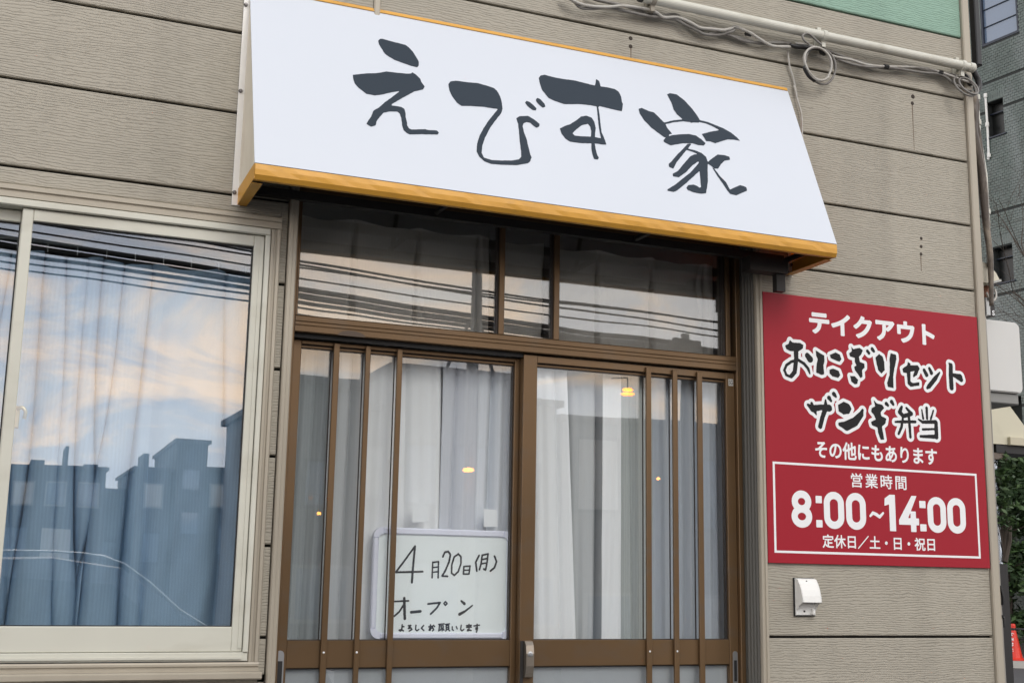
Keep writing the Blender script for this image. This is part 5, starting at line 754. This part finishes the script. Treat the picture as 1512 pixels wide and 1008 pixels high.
o = MB().lathe([(.0001, 0), (.030, 0), (.030, .545), (.0001, .545)], (4.868, 1.56, .125), 16).build('post', mat('bluish_steel', (.50, .56, .64), .25, .85), cn, smooth=False)
box('post_plinth', PLAST, cn, 4.832, 4.905, 1.52, 1.60, GZ, .1245, .004)
box('post_bracket', mat('brown_plate', (.14, .11, .09), .6), cn, 4.83, 4.925, 1.505, 1.62, .665, .6995)
# ------------------------------------------------------------------ tiled building across the side street
AZ = math.radians(-8.97); O2 = (21.863, 19.0)
def wp(u, d, z): return (O2[0]+u*math.sin(AZ)+d*math.cos(AZ), O2[1]+u*math.cos(AZ)-d*math.sin(AZ), z)   # u along wall, d depth away from us
tb = thing('tiled_building', 'dark green tiled multi storey building across the side street', 'building', wp(0, 0, GZ))
TILE = mat('green_grey_tile', (.078, .108, .094), .30, 0, var=((4, 4, 9), .28), dirt=((.8, .8, .22), (.26, .29, .29), .75), spec=.6); GROUT = mat('dark_grout', (.035, .04, .038), .9)
holes = [(-.97, .10, 13.25, 16.3), (-.41, .08, 10.85, 11.75), (-.43, .13, 7.18, 8.06), (-.43, .13, 3.5, 4.4)]
def wbox(mb, u0, u1, d0, d1, z0, z1):
    v = [wp(u, d, z) for z in (z0, z1) for u, d in ((u0, d0), (u1, d0), (u1, d1), (u0, d1))]
    return mb.add(v, [(0, 3, 2, 1), (4, 5, 6, 7), (0, 1, 5, 4), (1, 2, 6, 5), (2, 3, 7, 6), (3, 0, 4, 7)])
tl = MB(); us = -6.0; ue = 3.0; z = GZ+.1; row = 0; TP = .118; CP = .068; joints = [12.24, 11.51, 6.9, 8.95, 4.2, 1.4, 14.9]
while z < 15.4:
    if not any(abs(z+CP/2-j) < .036 for j in joints):
        u = us+(row % 2)*TP/2
        while u < ue:
            segs = [(u+.004, u+TP-.004)]
            for h in holes:
                if h[2]-.03 < z+CP/2 < h[3]+.03:
                    ns = []
                    for a, c_ in segs:
                        if c_ <= h[0] or a >= h[1]: ns.append((a, c_))
                        else:
                            if a < h[0]-.012: ns.append((a, h[0]-.002))
                            if c_ > h[1]+.012: ns.append((h[1]+.002, c_))
                    segs = ns
            for a, b in segs:
                if not -3.2 < a < 2.2: continue
                j = random.uniform(-.004, .004); c, d = z+.004, z+CP-.004
                tl.add([wp(a, -.014+j, c), wp(b, -.014+j, c), wp(b, -.014+j, d), wp(a, -.014+j, d), wp(a-.001, 0, c-.001), wp(b+.001, 0, c-.001), wp(b+.001, 0, d+.001), wp(a-.001, 0, d+.001)],
                       [(0, 1, 2, 3), (4, 5, 1, 0), (5, 6, 2, 1), (6, 7, 3, 2), (7, 4, 0, 3)])
            u += TP
    z += CP; row += 1
# soldier courses above and below the openings
for h in holes[1:]:
    for zz in (h[3]+.035, h[2]-.27):
        u = h[0]-.06
        while u < h[1]+.06:
            if zz > h[3]: wbox(tl, u+.004, u+.062, -.017, -.013, zz, zz+.20)
            u += .068
tl.build('wall_tiles', TILE, tb, kind='stuff')
gb = MB(); zs = sorted({GZ, 15.5, *[h[2] for h in holes if h[2] < 15.5], *[h[3] for h in holes if h[3] < 15.5]})
for a, b in zip(zs[:-1], zs[1:]):
    hs = [h for h in holes if h[2] <= a+.001 and h[3] >= b-.001]
    if hs: wbox(gb, us, hs[0][0], .0005, .35, a, b); wbox(gb, hs[0][1], ue, .0005, .35, a, b)
    else: wbox(gb, us, ue, .0005, .35, a, b)
gb.build('wall', GROUT, tb)
wbox(MB(), us, ue, .36, 8, GZ, 15.5).build('core', GROUT, tb); wbox(MB(), us-.2, ue+.2, -.15, 8.2, 15.5, 15.8).build('roof', CONC, tb)
WG = mat('tower_window_glass', (.16, .22, .32), .08, .0, spec=1.); WFm = mat('navy_window_frame', (.02, .028, .045), .4)
h = holes[0]; tw = part_empty('window', tb)
wbox(MB(), h[0]+.05, h[1]-.05, .06, .07, 13.3, 15.45).build('pane', WG, tw)
for a, b, c, d in ((h[0], h[1], 13.25, 13.31), (h[0], h[1], 13.745, 13.76), (h[0], h[1], 14.21, 14.225), (h[0], h[1], 14.9, 14.96), (h[0], h[0]+.05, 13.31, 15.45), (h[1]-.05, h[1], 13.31, 15.45)):
    wbox(MB(), a, b, -.01 if b-a < .2 or d-c > .03 else .03, .059, c, d).build('frame', WFm, tw)
for h in holes[1:3]:
    wn = part_empty('window', tb); wbox(MB(), h[0]+.01, h[1]-.01, .20, .21, h[2]+.02, h[3]-.02).build('pane', mat('dark_pane', (.015, .017, .016), .3), wn)
    wbox(MB(), h[0], h[1], .12, .16, h[2]+.62, h[2]+.65).build('frame', WFm, wn); wbox(MB(), h[0]-.05, h[1]+.05, -.05, .1, h[2]-.035, h[2]+.0).build('sill', WFm, wn)
cp = thing('white_cable_pipe', 'thin white pipe fixed to the tiled building beside the small window', 'pipe', wp(.13, -.05, 10))
MB().tube([wp(.06, -.04, 12.0), wp(.05, -.04, 11.2), wp(.06, -.04, 10.5), wp(.08, -.04, 10.3)], .028, 8, 2).build('pipe_body', WPLAS, cp)
for z in (11.95, 11.2, 10.4): MB().lathe([(.045, -.05), (.045, .05)], wp(.055, -.04, z), 8).build('coupling', WPLAS, cp)
o = wbox(MB(), us, ue, -.9, -.3, GZ+.1, -1.1).build('planter_wall', mat('grey_planter', (.10, .10, .095), .8), None); tag(o, 'low grey planter wall behind the traffic cone', 'wall')
# ------------------------------------------------------------------ trees
LEAF = mat('dark_leaf', (.030, .060, .022), .6, var=((3, 3, 3), .5)); LEAF2 = mat('mid_leaf', (.060, .11, .035), .55, var=((3, 3, 3), .4)); BARK = mat('bark', (.06, .048, .038), .9, bump=((30, 30, 6), 1, .6, .01))
def bush(name, lab, c, rx, ry, h, nleaf, seed, ls=.07, zb=None, m=LEAF):
    GZ = zb-.1 if zb is not None else globals()['GZ']; q_ = 1 if zb is None else .2
    t = thing(name, lab, 'tree', (c[0], c[1], GZ+.1)); r = random.Random(seed)
    MB().tube([(c[0], c[1], GZ+.1), (c[0]+.05, c[1], GZ+.1+h*.45), (c[0], c[1]+.05, GZ+.1+h*.9)], [.09*q_, .06*q_, .02*q_], 8, 3).build('trunk', BARK, t)
    br = MB(); tips = []
    for i in range(46):
        z = GZ+.25+h*r.uniform(.05, .95); g = r.uniform(0, 6.28); k = math.sqrt(max(.08, 1-((z-GZ-h*.45)/(h*.62))**2))*r.uniform(.55, 1.12)
        e = (c[0]+rx*k*math.cos(g), c[1]+ry*k*math.sin(g), z+r.uniform(-.05, .25)*q_); tips.append(e)
        br.tube([(c[0], c[1], z-.15), ((c[0]+e[0])/2, (c[1]+e[1])/2, z-.02), e], [.02*q_, .012*q_, .004*q_], 5, 2)
    br.build('limbs', BARK, t)
    for mm_, sh in ((m, .6), (LEAF2, .4)):  # leaves of two greens, mixed at random
        lf = MB()
        for i in range(int(nleaf*sh)):
            e = r.choice(tips); q = r.uniform(.25, 1.05); p = Vector((c[0]+(e[0]-c[0])*q+r.gauss(0, .11*q_), c[1]+(e[1]-c[1])*q+r.gauss(0, .11*q_), e[2]+r.gauss(0, .09*q_)))
            a = Vector((r.gauss(0, 1), r.gauss(0, 1), r.gauss(0, .5))).normalized(); b = a.cross(Vector((r.gauss(0, 1), r.gauss(0, 1), r.gauss(0, 1)))).normalized(); s = ls*r.uniform(.6, 1.3)
            lf.add([p-a*s, p+b*s*.4, p+a*s, p-b*s*.4], [(0, 1, 2, 3)])
        lf.build('crown' if sh > .5 else 'crown_paler_leaves', mm_, t, kind='stuff')
    return t
bush('evergreen_tree', 'dark evergreen tree in front of the tiled building, behind the silver post', (20.0, 17.35), .95, .9, 4.5, 22000, 3, .09)
bush('evergreen_tree', 'lower dark evergreen at the right edge behind the cone', (21.6, 16.9), 1.0, 1.0, 3.4, 20000, 5, .09)
bush('evergreen_tree', 'dark evergreen nearest the shop corner', (20.55, 18.75), .75, 1.0, 4.7, 18000, 8, .09)
bush('climbing_plant', 'small dark leafy plant growing on the plinth round the silver post', (4.893, 1.535), .085, .045, .40, 700, 12, .020, zb=.135)
def bare_tree(name, lab, base, h, seed, group=None):
    t = thing(name, lab, 'tree', base, group); r = random.Random(seed); trunk = MB(); limbs = MB()
    def grow(p, d, L, rad, dep):
        n = 4; pts = [p]; rs_ = [rad]; q = Vector(p); dd = Vector(d)
        for i in range(n):
            dd = (dd+Vector((r.gauss(0, .13), r.gauss(0, .13), r.gauss(.04, .08)))).normalized(); q = q+dd*L/n; pts.append(tuple(q)); rs_.append(rad*(1-.35*(i+1)/n))
        (trunk if dep == 0 else limbs).tube(pts, rs_, 6 if dep < 2 else 4, 1)
        if dep < 5:
            for k in range(3 if dep else 5):
                i = r.randint(2, n) if dep else r.randint(2, n); nd = (dd+Vector((r.gauss(0, .75), r.gauss(0, .75), r.gauss(.1, .4)))).normalized()
                grow(pts[i], nd, L*r.uniform(.55, .8), rs_[i]*.62, dep+1)
    grow(base, Vector((-.06, .06, 1)), h*.5, .10, 0)
    trunk.build('trunk', BARK, t); limbs.build('limbs', BARK, t, kind='stuff'); return t
bare_tree('bare_tree', 'leafless tree with thin dark branches in front of the tiled wall', (20.7, 14.3, GZ), 9.0, 14)
# ------------------------------------------------------------------ traffic cone with bar
def cone(x, y, lab):
    z = GZ+.12; t = thing('traffic_cone', lab, 'cone', (x, y, z), 'red cones joined by a bar'); CR = mat('cone_red', (.62, .035, .018), .45, var=((6, 6, 6), .08))
    MB().lathe([(.0001, 0), (.20, 0), (.20, .03), (.165, .045), (.150, .05), (.045, .60), (.047, .61), (.047, .68), (.035, .71), (.0001, .715)], (x, y, z), 20).build('cone_body', CR, t)
    MB().lathe([(.052, .585), (.056, .59), (.056, .625), (.052, .63)], (x, y, z), 16).build('ring', PLAST, t)
    # vertical white characters wrapped on the side toward the camera
    d = Vector((-x, -3.6-y, 0)).normalized(); s = Vector((-d.y, d.x, 0)) 
    for k, ch in enumerate('駐車禁止'):
        o = text('lettering', ch, WHITEP, t, 0, .075, 0, .075, 0, .03); zc = .50-k*.095
        for v in o.data.vertices:
            u, hh = v.co.x-.0375, v.co.z-.0375; R_ = .150-(.105/.55)*(zc+hh-.05)+.003; a = u/R_-.45; v.co = (x+R_*(d.x*math.cos(a)+s.x*math.sin(a)), y+R_*(d.y*math.cos(a)+s.y*math.sin(a)), z+zc+hh)
    return t
cone(19.2, 16.4, 'red traffic cone with white characters at the right edge of the photo')
cone(20.7, 15.0, 'second red cone further along the bar, past the right edge')
o = MB().tube([(19.2, 16.4, GZ+.12+.61), (20.7, 15.0, GZ+.12+.61)], .018, 8, 1).build('cone_bar', mat('dark_bar', (.03, .03, .035), .4), None); tag(o, 'dark bar resting between the traffic cones', 'bar')
# ------------------------------------------------------------------ the other side of the street (seen in the glass)
HW = [mat('grey_render', (.17, .17, .18), .8, var=((.5, .5, .5), .15)), mat('dark_render', (.07, .08, .10), .8, var=((.5, .5, .5), .15)), mat('pale_render', (.30, .30, .30), .8)]
def house(lab, x0, x1, y, z1, m, wins, extra=(), depth=6, cat='building'):
    t = thing('street_building', lab, cat, ((x0+x1)/2, y-depth/2, GZ))
    box('wall', m, t, x0, x1, y-depth, y, GZ, z1)
    box('roof', mat('flat_roof', (.08, .08, .09), .7), t, x0-.08, x1+.08, y-depth-.08, y+.10, z1+.0005, z1+.10)
    for (a, b, c, d) in extra: box('roof_block', m, t, a, b, y-2.2, y-.6, z1+.11, d)
    for (a, b, c, d, is_pale) in wins:  # last value picks the pale pane colour
        f = box('window', WFm, t, a-.05, b+.05, y+.001, y+.05, c-.05, d+.05); box('pane', mat('pale_pane', (.55, .56, .55), .2) if is_pale else WG, f, a, b, y+.051, y+.06, c, d)
    lim = [q for q in wins]
    n_ = max(1, int((x1-x0)/(.9 if y < -20 else 1.3)))
    for r_i in range(2):
        zc = z1-(.75 if y < -20 else .85)-r_i*(1.35 if y < -20 else 1.9)
        for k in range(n_):
            xc = x0+(k+.5)*(x1-x0)/n_; wd = .26 if y < -20 else .34
            if any(q[0]-.2 < xc+wd and q[1]+.2 > xc-wd and q[2]-.2 < zc+.3 and q[3]+.2 > zc-.35 for q in lim): continue
            if GZ+.3 > zc-.4: continue
            f = box('window', WFL, t, xc-wd-.05, xc+wd+.05, y+.001, y+.05, zc-.40, zc+.35); box('pane', mat('pale_pane', (.55, .56, .55), .2) if (k*7+r_i*3) % 5 == 0 else WG, f, xc-wd, xc+wd, y+.051, y+.06, zc-.35, zc+.30)
    return t
WFL = mat('pale_window_frame', (.32, .33, .34), .5)
house('far low flat building reflected at the left of the window', -9, 3.1, -36, 3.0, HW[1], ((-6, -5, 0, 1.2, 0), (-3, -2, 0, 1.2, 0), (0, 1, 0, 1.2, 0), (1.4, 2.2, .2, 1.2, 1)), ((.9, 1.3, 0, 3.30), (1.9, 2.0, 0, 3.75), (2.5, 2.9, 0, 3.22)))
house('far grey building with a thin chimney reflected in the window', 4.0, 5.05, -36.5, 3.15, HW[1], ((4.3, 4.8, .3, 1.2, 0),), ((4.25, 4.42, 0, 3.7),))
house('tall narrow dark tower reflected in the window', 5.15, 6.05, -36, 3.98, HW[1], ((5.35, 5.85, 1.2, 1.9, 0), (5.35, 5.85, 2.6, 3.2, 0)))
house('far building right of the narrow tower', 6.1, 9.2, -37, 3.3, HW[1], ((6.6, 7.3, .6, 1.5, 0), (7.8, 8.5, .6, 1.5, 1)))
house('low connecting building behind the narrow tower', 2.5, 6.0, -40, 2.6, HW[1], ((3.3, 3.8, 0, 1, 0),))
fb_ = 16.1/11.6
house('grey shop house with a flat parapet across the street', 3.66, 4.5, -12.5, 2.55, HW[0], ((3.8, 4.1, .9, 1.5, 0),), ((3.9, 4.15, 0, 2.72),))
house('low grey annex between two houses across the street', 4.51, 4.95, -12.9, 2.30, HW[0], ())
house('grey two storey house across the street with tall windows', 4.96, 6.72, -12.5, 2.80, HW[0], ((5.2, 5.6, 1.0, 1.8, 0), (5.9, 6.3, 1.0, 1.8, 0), (5.3, 6.2, -.9, .2, 0)), ((5.05, 5.3, 0, 2.98), (5.5, 5.9, 0, 2.95)))
house('pale house across the street right of the utility pole', 6.73, 7.5, -12.7, 2.48, HW[2], ((6.9, 7.2, .9, 1.6, 0),))
house('dark house with a pale window across the street', 7.51, 11.9, -12.5, 2.25, HW[0], ((7.75, 8.35, 1.0, 2.0, 1), (9.2, 10, .8, 1.8, 0)))
# utility pole with cross arms and transformer
up = thing('utility_pole', 'grey concrete utility pole with crossarms across the street', 'pole', (4.43, -8, GZ)); PC = mat('pole_concrete', (.28, .28, .27), .8)
MB().lathe([(.0001, 0), (.09, 0), (.05, 4.9), (.0001, 4.9)], (4.43, -8.0, GZ), 14).build('pole', PC, up)
for z in (3.2,): box('crossarm', STEEL, up, 3.9, 5.0, -8.14, -8.08, z, z+.05)
MB().tube([(4.13, -8.1, 2.0), (4.38, -8.05, 2.62)], .02, 6, 1).build('brace', STEEL, up); MB().tube([(4.75, -8.1, 2.0), (4.47, -8.05, 2.62)], .02, 6, 1).build('brace', STEEL, up)
for x in (3.95, 4.2, 4.7, 4.95): MB().lathe([(.02, 0), (.04, .03), (.02, .06), (.04, .09), (.015, .14)], (x, -8.11, 3.251), 10).build('insulator', PC, up)
up2 = thing('utility_pole', 'thinner utility pole with short crossarms right of the first', 'pole', (7.05, -8.3, GZ)); MB().lathe([(.0001, 0), (.10, 0), (.05, 4.3), (.0001, 4.3)], (7.12, -8.35, GZ), 12).build('pole', PC, up2)
for z, x0, x1 in ((2.45, 6.75, 7.3), (2.62, 6.85, 7.2), (3.2, 6.6, 7.6)): box('crossarm', STEEL, up2, x0, x1, -8.2, -8.13, z, z+.05)
for x in (6.80, 6.92, 7.02): MB().lathe([(.02, 0), (.045, .03), (.02, .06), (.045, .09), (.015, .14)], (x, -8.16, 2.501), 8).build('insulator', STEEL, up2)
def wire(i, za, zb, r, y, lab, x0=-16, x1=24):
    pts = []
    for k in range(25):
        x = x0+(x1-x0)*k/24; t = (x-.1)/7.0; z = za+(zb-za)*t+.10*((t-.5)**2-.25); pts.append((x, y+.02*math.sin(x), z))
    return tag(MB().tube(pts, r, 6, 1).build('overhead_wire', PLAST, None), lab, 'wire', 'overhead wires along the street')
wl = ((3.06, 2.88, .010), (3.16, 2.80, .012), (3.00, 2.74, .010), (2.93, 2.60, .030), (2.87, 2.55, .035), (2.80, 2.52, .022), (2.74, 2.50, .012), (2.68, 2.44, .010), (3.24, 2.96, .014))
WL = ['second highest thin wire across the street', 'third highest wire, sagging steepest of the thin ones', 'thin wire just over the thick cables', 'upper of the two thick black street cables', 'thickest black cable along the street', 'medium cable hanging under the two thick ones', 'thin wire close under the medium cable', 'lowest thin wire along the street', 'topmost wire along the street']
for i, (a, b, r) in enumerate(wl): wire(i, a, b, r, -8.05-.04*i, WL[i])
for i, (xa, za, xb, zb, yb) in enumerate(((4.9, 2.35, 6.2, 3.3, -11), (5.3, 2.2, 7.0, 3.2, -12), (5.8, 2.2, 7.6, 3.1, -12), (6.3, 2.1, 8.2, 3.0, -12))):
    tag(MB().tube([(xa, -7.0, za), (xb, yb, zb)], .007, 5, 1).build('service_wire', PLAST, None), ['slanting service wire nearest the concrete pole', 'second slanting service wire from the concrete pole', 'third slanting service wire from the concrete pole', 'slanting service wire farthest from the concrete pole'][i], 'wire', 'slanting service wires')
# amber lamps across the street
AM = mat('amber_lamp', (1, .5, .1), .4, emit=((1., .27, .02), 17)); AM2 = mat('amber_lamp_small', (1, .5, .1), .4, emit=((1., .38, .05), 14))
for k, (x, z, s) in enumerate(((8.28, 2.65, .105), (4.334, 1.065, .062), (3.98, 1.02, .03), (3.89, .76, .03), (8.79, 1.45, .03))):
    t = thing('amber_street_lamp', ['large double amber lamp high on the dark house across the street', 'round amber lamp hanging on the concrete pole', 'small upper amber lamp on the shop house across the street', 'small lower amber lamp on the shop house across the street', 'small amber lamp under the large double lamp'][k], 'lamp', (x, -7.8 if k == 1 else -12, z))
    yl = -7.8 if k == 1 else -12.0
    MB().lathe([(.0001, -.018 if k else -.02), (s*.7, -.015), (s, 0), (s*.7, .02), (.0001, .025)], (x, yl, z), 14).build('shade', AM if k < 2 else AM2, t)
    if k == 0: MB().lathe([(.0001, .05), (s*.6, .052), (s*.75, .07), (s*.5, .09), (.0001, .095)], (x, -12.0, z), 14).build('shade', AM, t)
    MB().tube([(x, yl, z+.025 if k else z+.095), (x, yl, z+.25), (x if k != 1 else 4.43, yl-(.49 if k != 1 else .12), z+.3)], .008, 6, 1).build('arm', STEEL, t)
# parked sedan across the street
def lerp(a, b, t): return a+(b-a)*t
car = thing('parked_car', 'dark sedan parked across the street facing right', 'car', (.9, -8.0, GZ))
PAINT = mat('dark_blue_paint', (.03, .045, .07), .18, .3, spec=.8)
sec = [(-2.6, .35, .70, .62), (-2.45, .28, .95, .80), (-1.8, .22, 1.02, .86), (-1.2, .22, 1.45, .86), (-.5, .22, 1.62, .86), (.5, .22, 1.64, .86), (1.05, .22, 1.56, .86), (1.75, .22, 1.08, .86), (2.4, .22, .98, .84), (2.85, .28, .78, .78), (2.98, .35, .6, .6)]
v = []; f = []
for x, lo_, hi_, wd in sec:
    belt = min(.92, hi_-.05); top = wd*(.68 if hi_ > 1.2 else .9)
    for y, z in ((-wd*.9, lo_), (-wd, lo_+.15), (-wd*1.02, belt*.75+.1), (-wd*.97, belt), (-top, lerp(belt, hi_, .85)), (-top*.8, hi_), (0, hi_+.02), (top*.8, hi_), (top, lerp(belt, hi_, .85)), (wd*.97, belt), (wd*1.02, belt*.75+.1), (wd, lo_+.15), (wd*.9, lo_)): v.append((x, -8+y, GZ+z))
m_ = 13
for i in range(len(sec)-1):
    for j in range(m_): f.append((i*m_+j, i*m_+(j+1) % m_, (i+1)*m_+(j+1) % m_, (i+1)*m_+j))
f += [tuple(range(m_)), tuple((len(sec)-1)*m_+j for j in range(m_))]
MB().add(v, f).build('body', PAINT, car, smooth=False)
CG = mat('car_glass', (.02, .025, .03), .05, spec=1.)
for y0 in (-8-.80, -8+.785):
    MB().prism([(-1.55, GZ+.98), (-1.0, GZ+1.40), (.0, GZ+1.50), (.0, GZ+.98)], 'y', y0, y0+.015).build('side_window', CG, car); MB().prism([(.06, GZ+.98), (.06, GZ+1.50), (.95, GZ+1.44), (1.55, GZ+.98)], 'y', y0, y0+.015).build('side_window', CG, car)
CHR = mat('bright_metal', (.75, .76, .78), .15, .9)
MB().tube([(-1.6, -7.30, GZ+1.0), (-1.1, -7.36, GZ+1.50), (-.4, -7.38, GZ+1.66), (.5, -7.38, GZ+1.69), (1.05, -7.37, GZ+1.60), (1.75, -7.25, GZ+1.10), (2.5, -7.22, GZ+1.0)], .009, 6, 3).build('roof_highlight', CHR, car, smooth=True)  # bright tube standing in for the highlight along the roof edge
for x in (-1.75, 1.95):
    for y in (-8.88, -7.30):
        wh = MB(); wh.lathe([(.0001, 0), (.31, 0), (.33, .03), (.33, .15), (.31, .18), (.0001, .18)], (x, y, GZ+.33), 20, 'y'); tyre = wh.build('wheel', mat('tyre', (.02, .02, .02), .8), car)
        MB().lathe([(.0001, -.01), (.2, -.005), (.21, .0), (.21, .2), (.2, .205), (.0001, .21)], (x, y-.008, GZ+.33), 16, 'y').build('rim', CHR, tyre)
for y in (-8.5, -7.6): box('headlight', WHITEP, car, 2.90, 3.0, y-.12, y+.12, GZ+.58, GZ+.70)
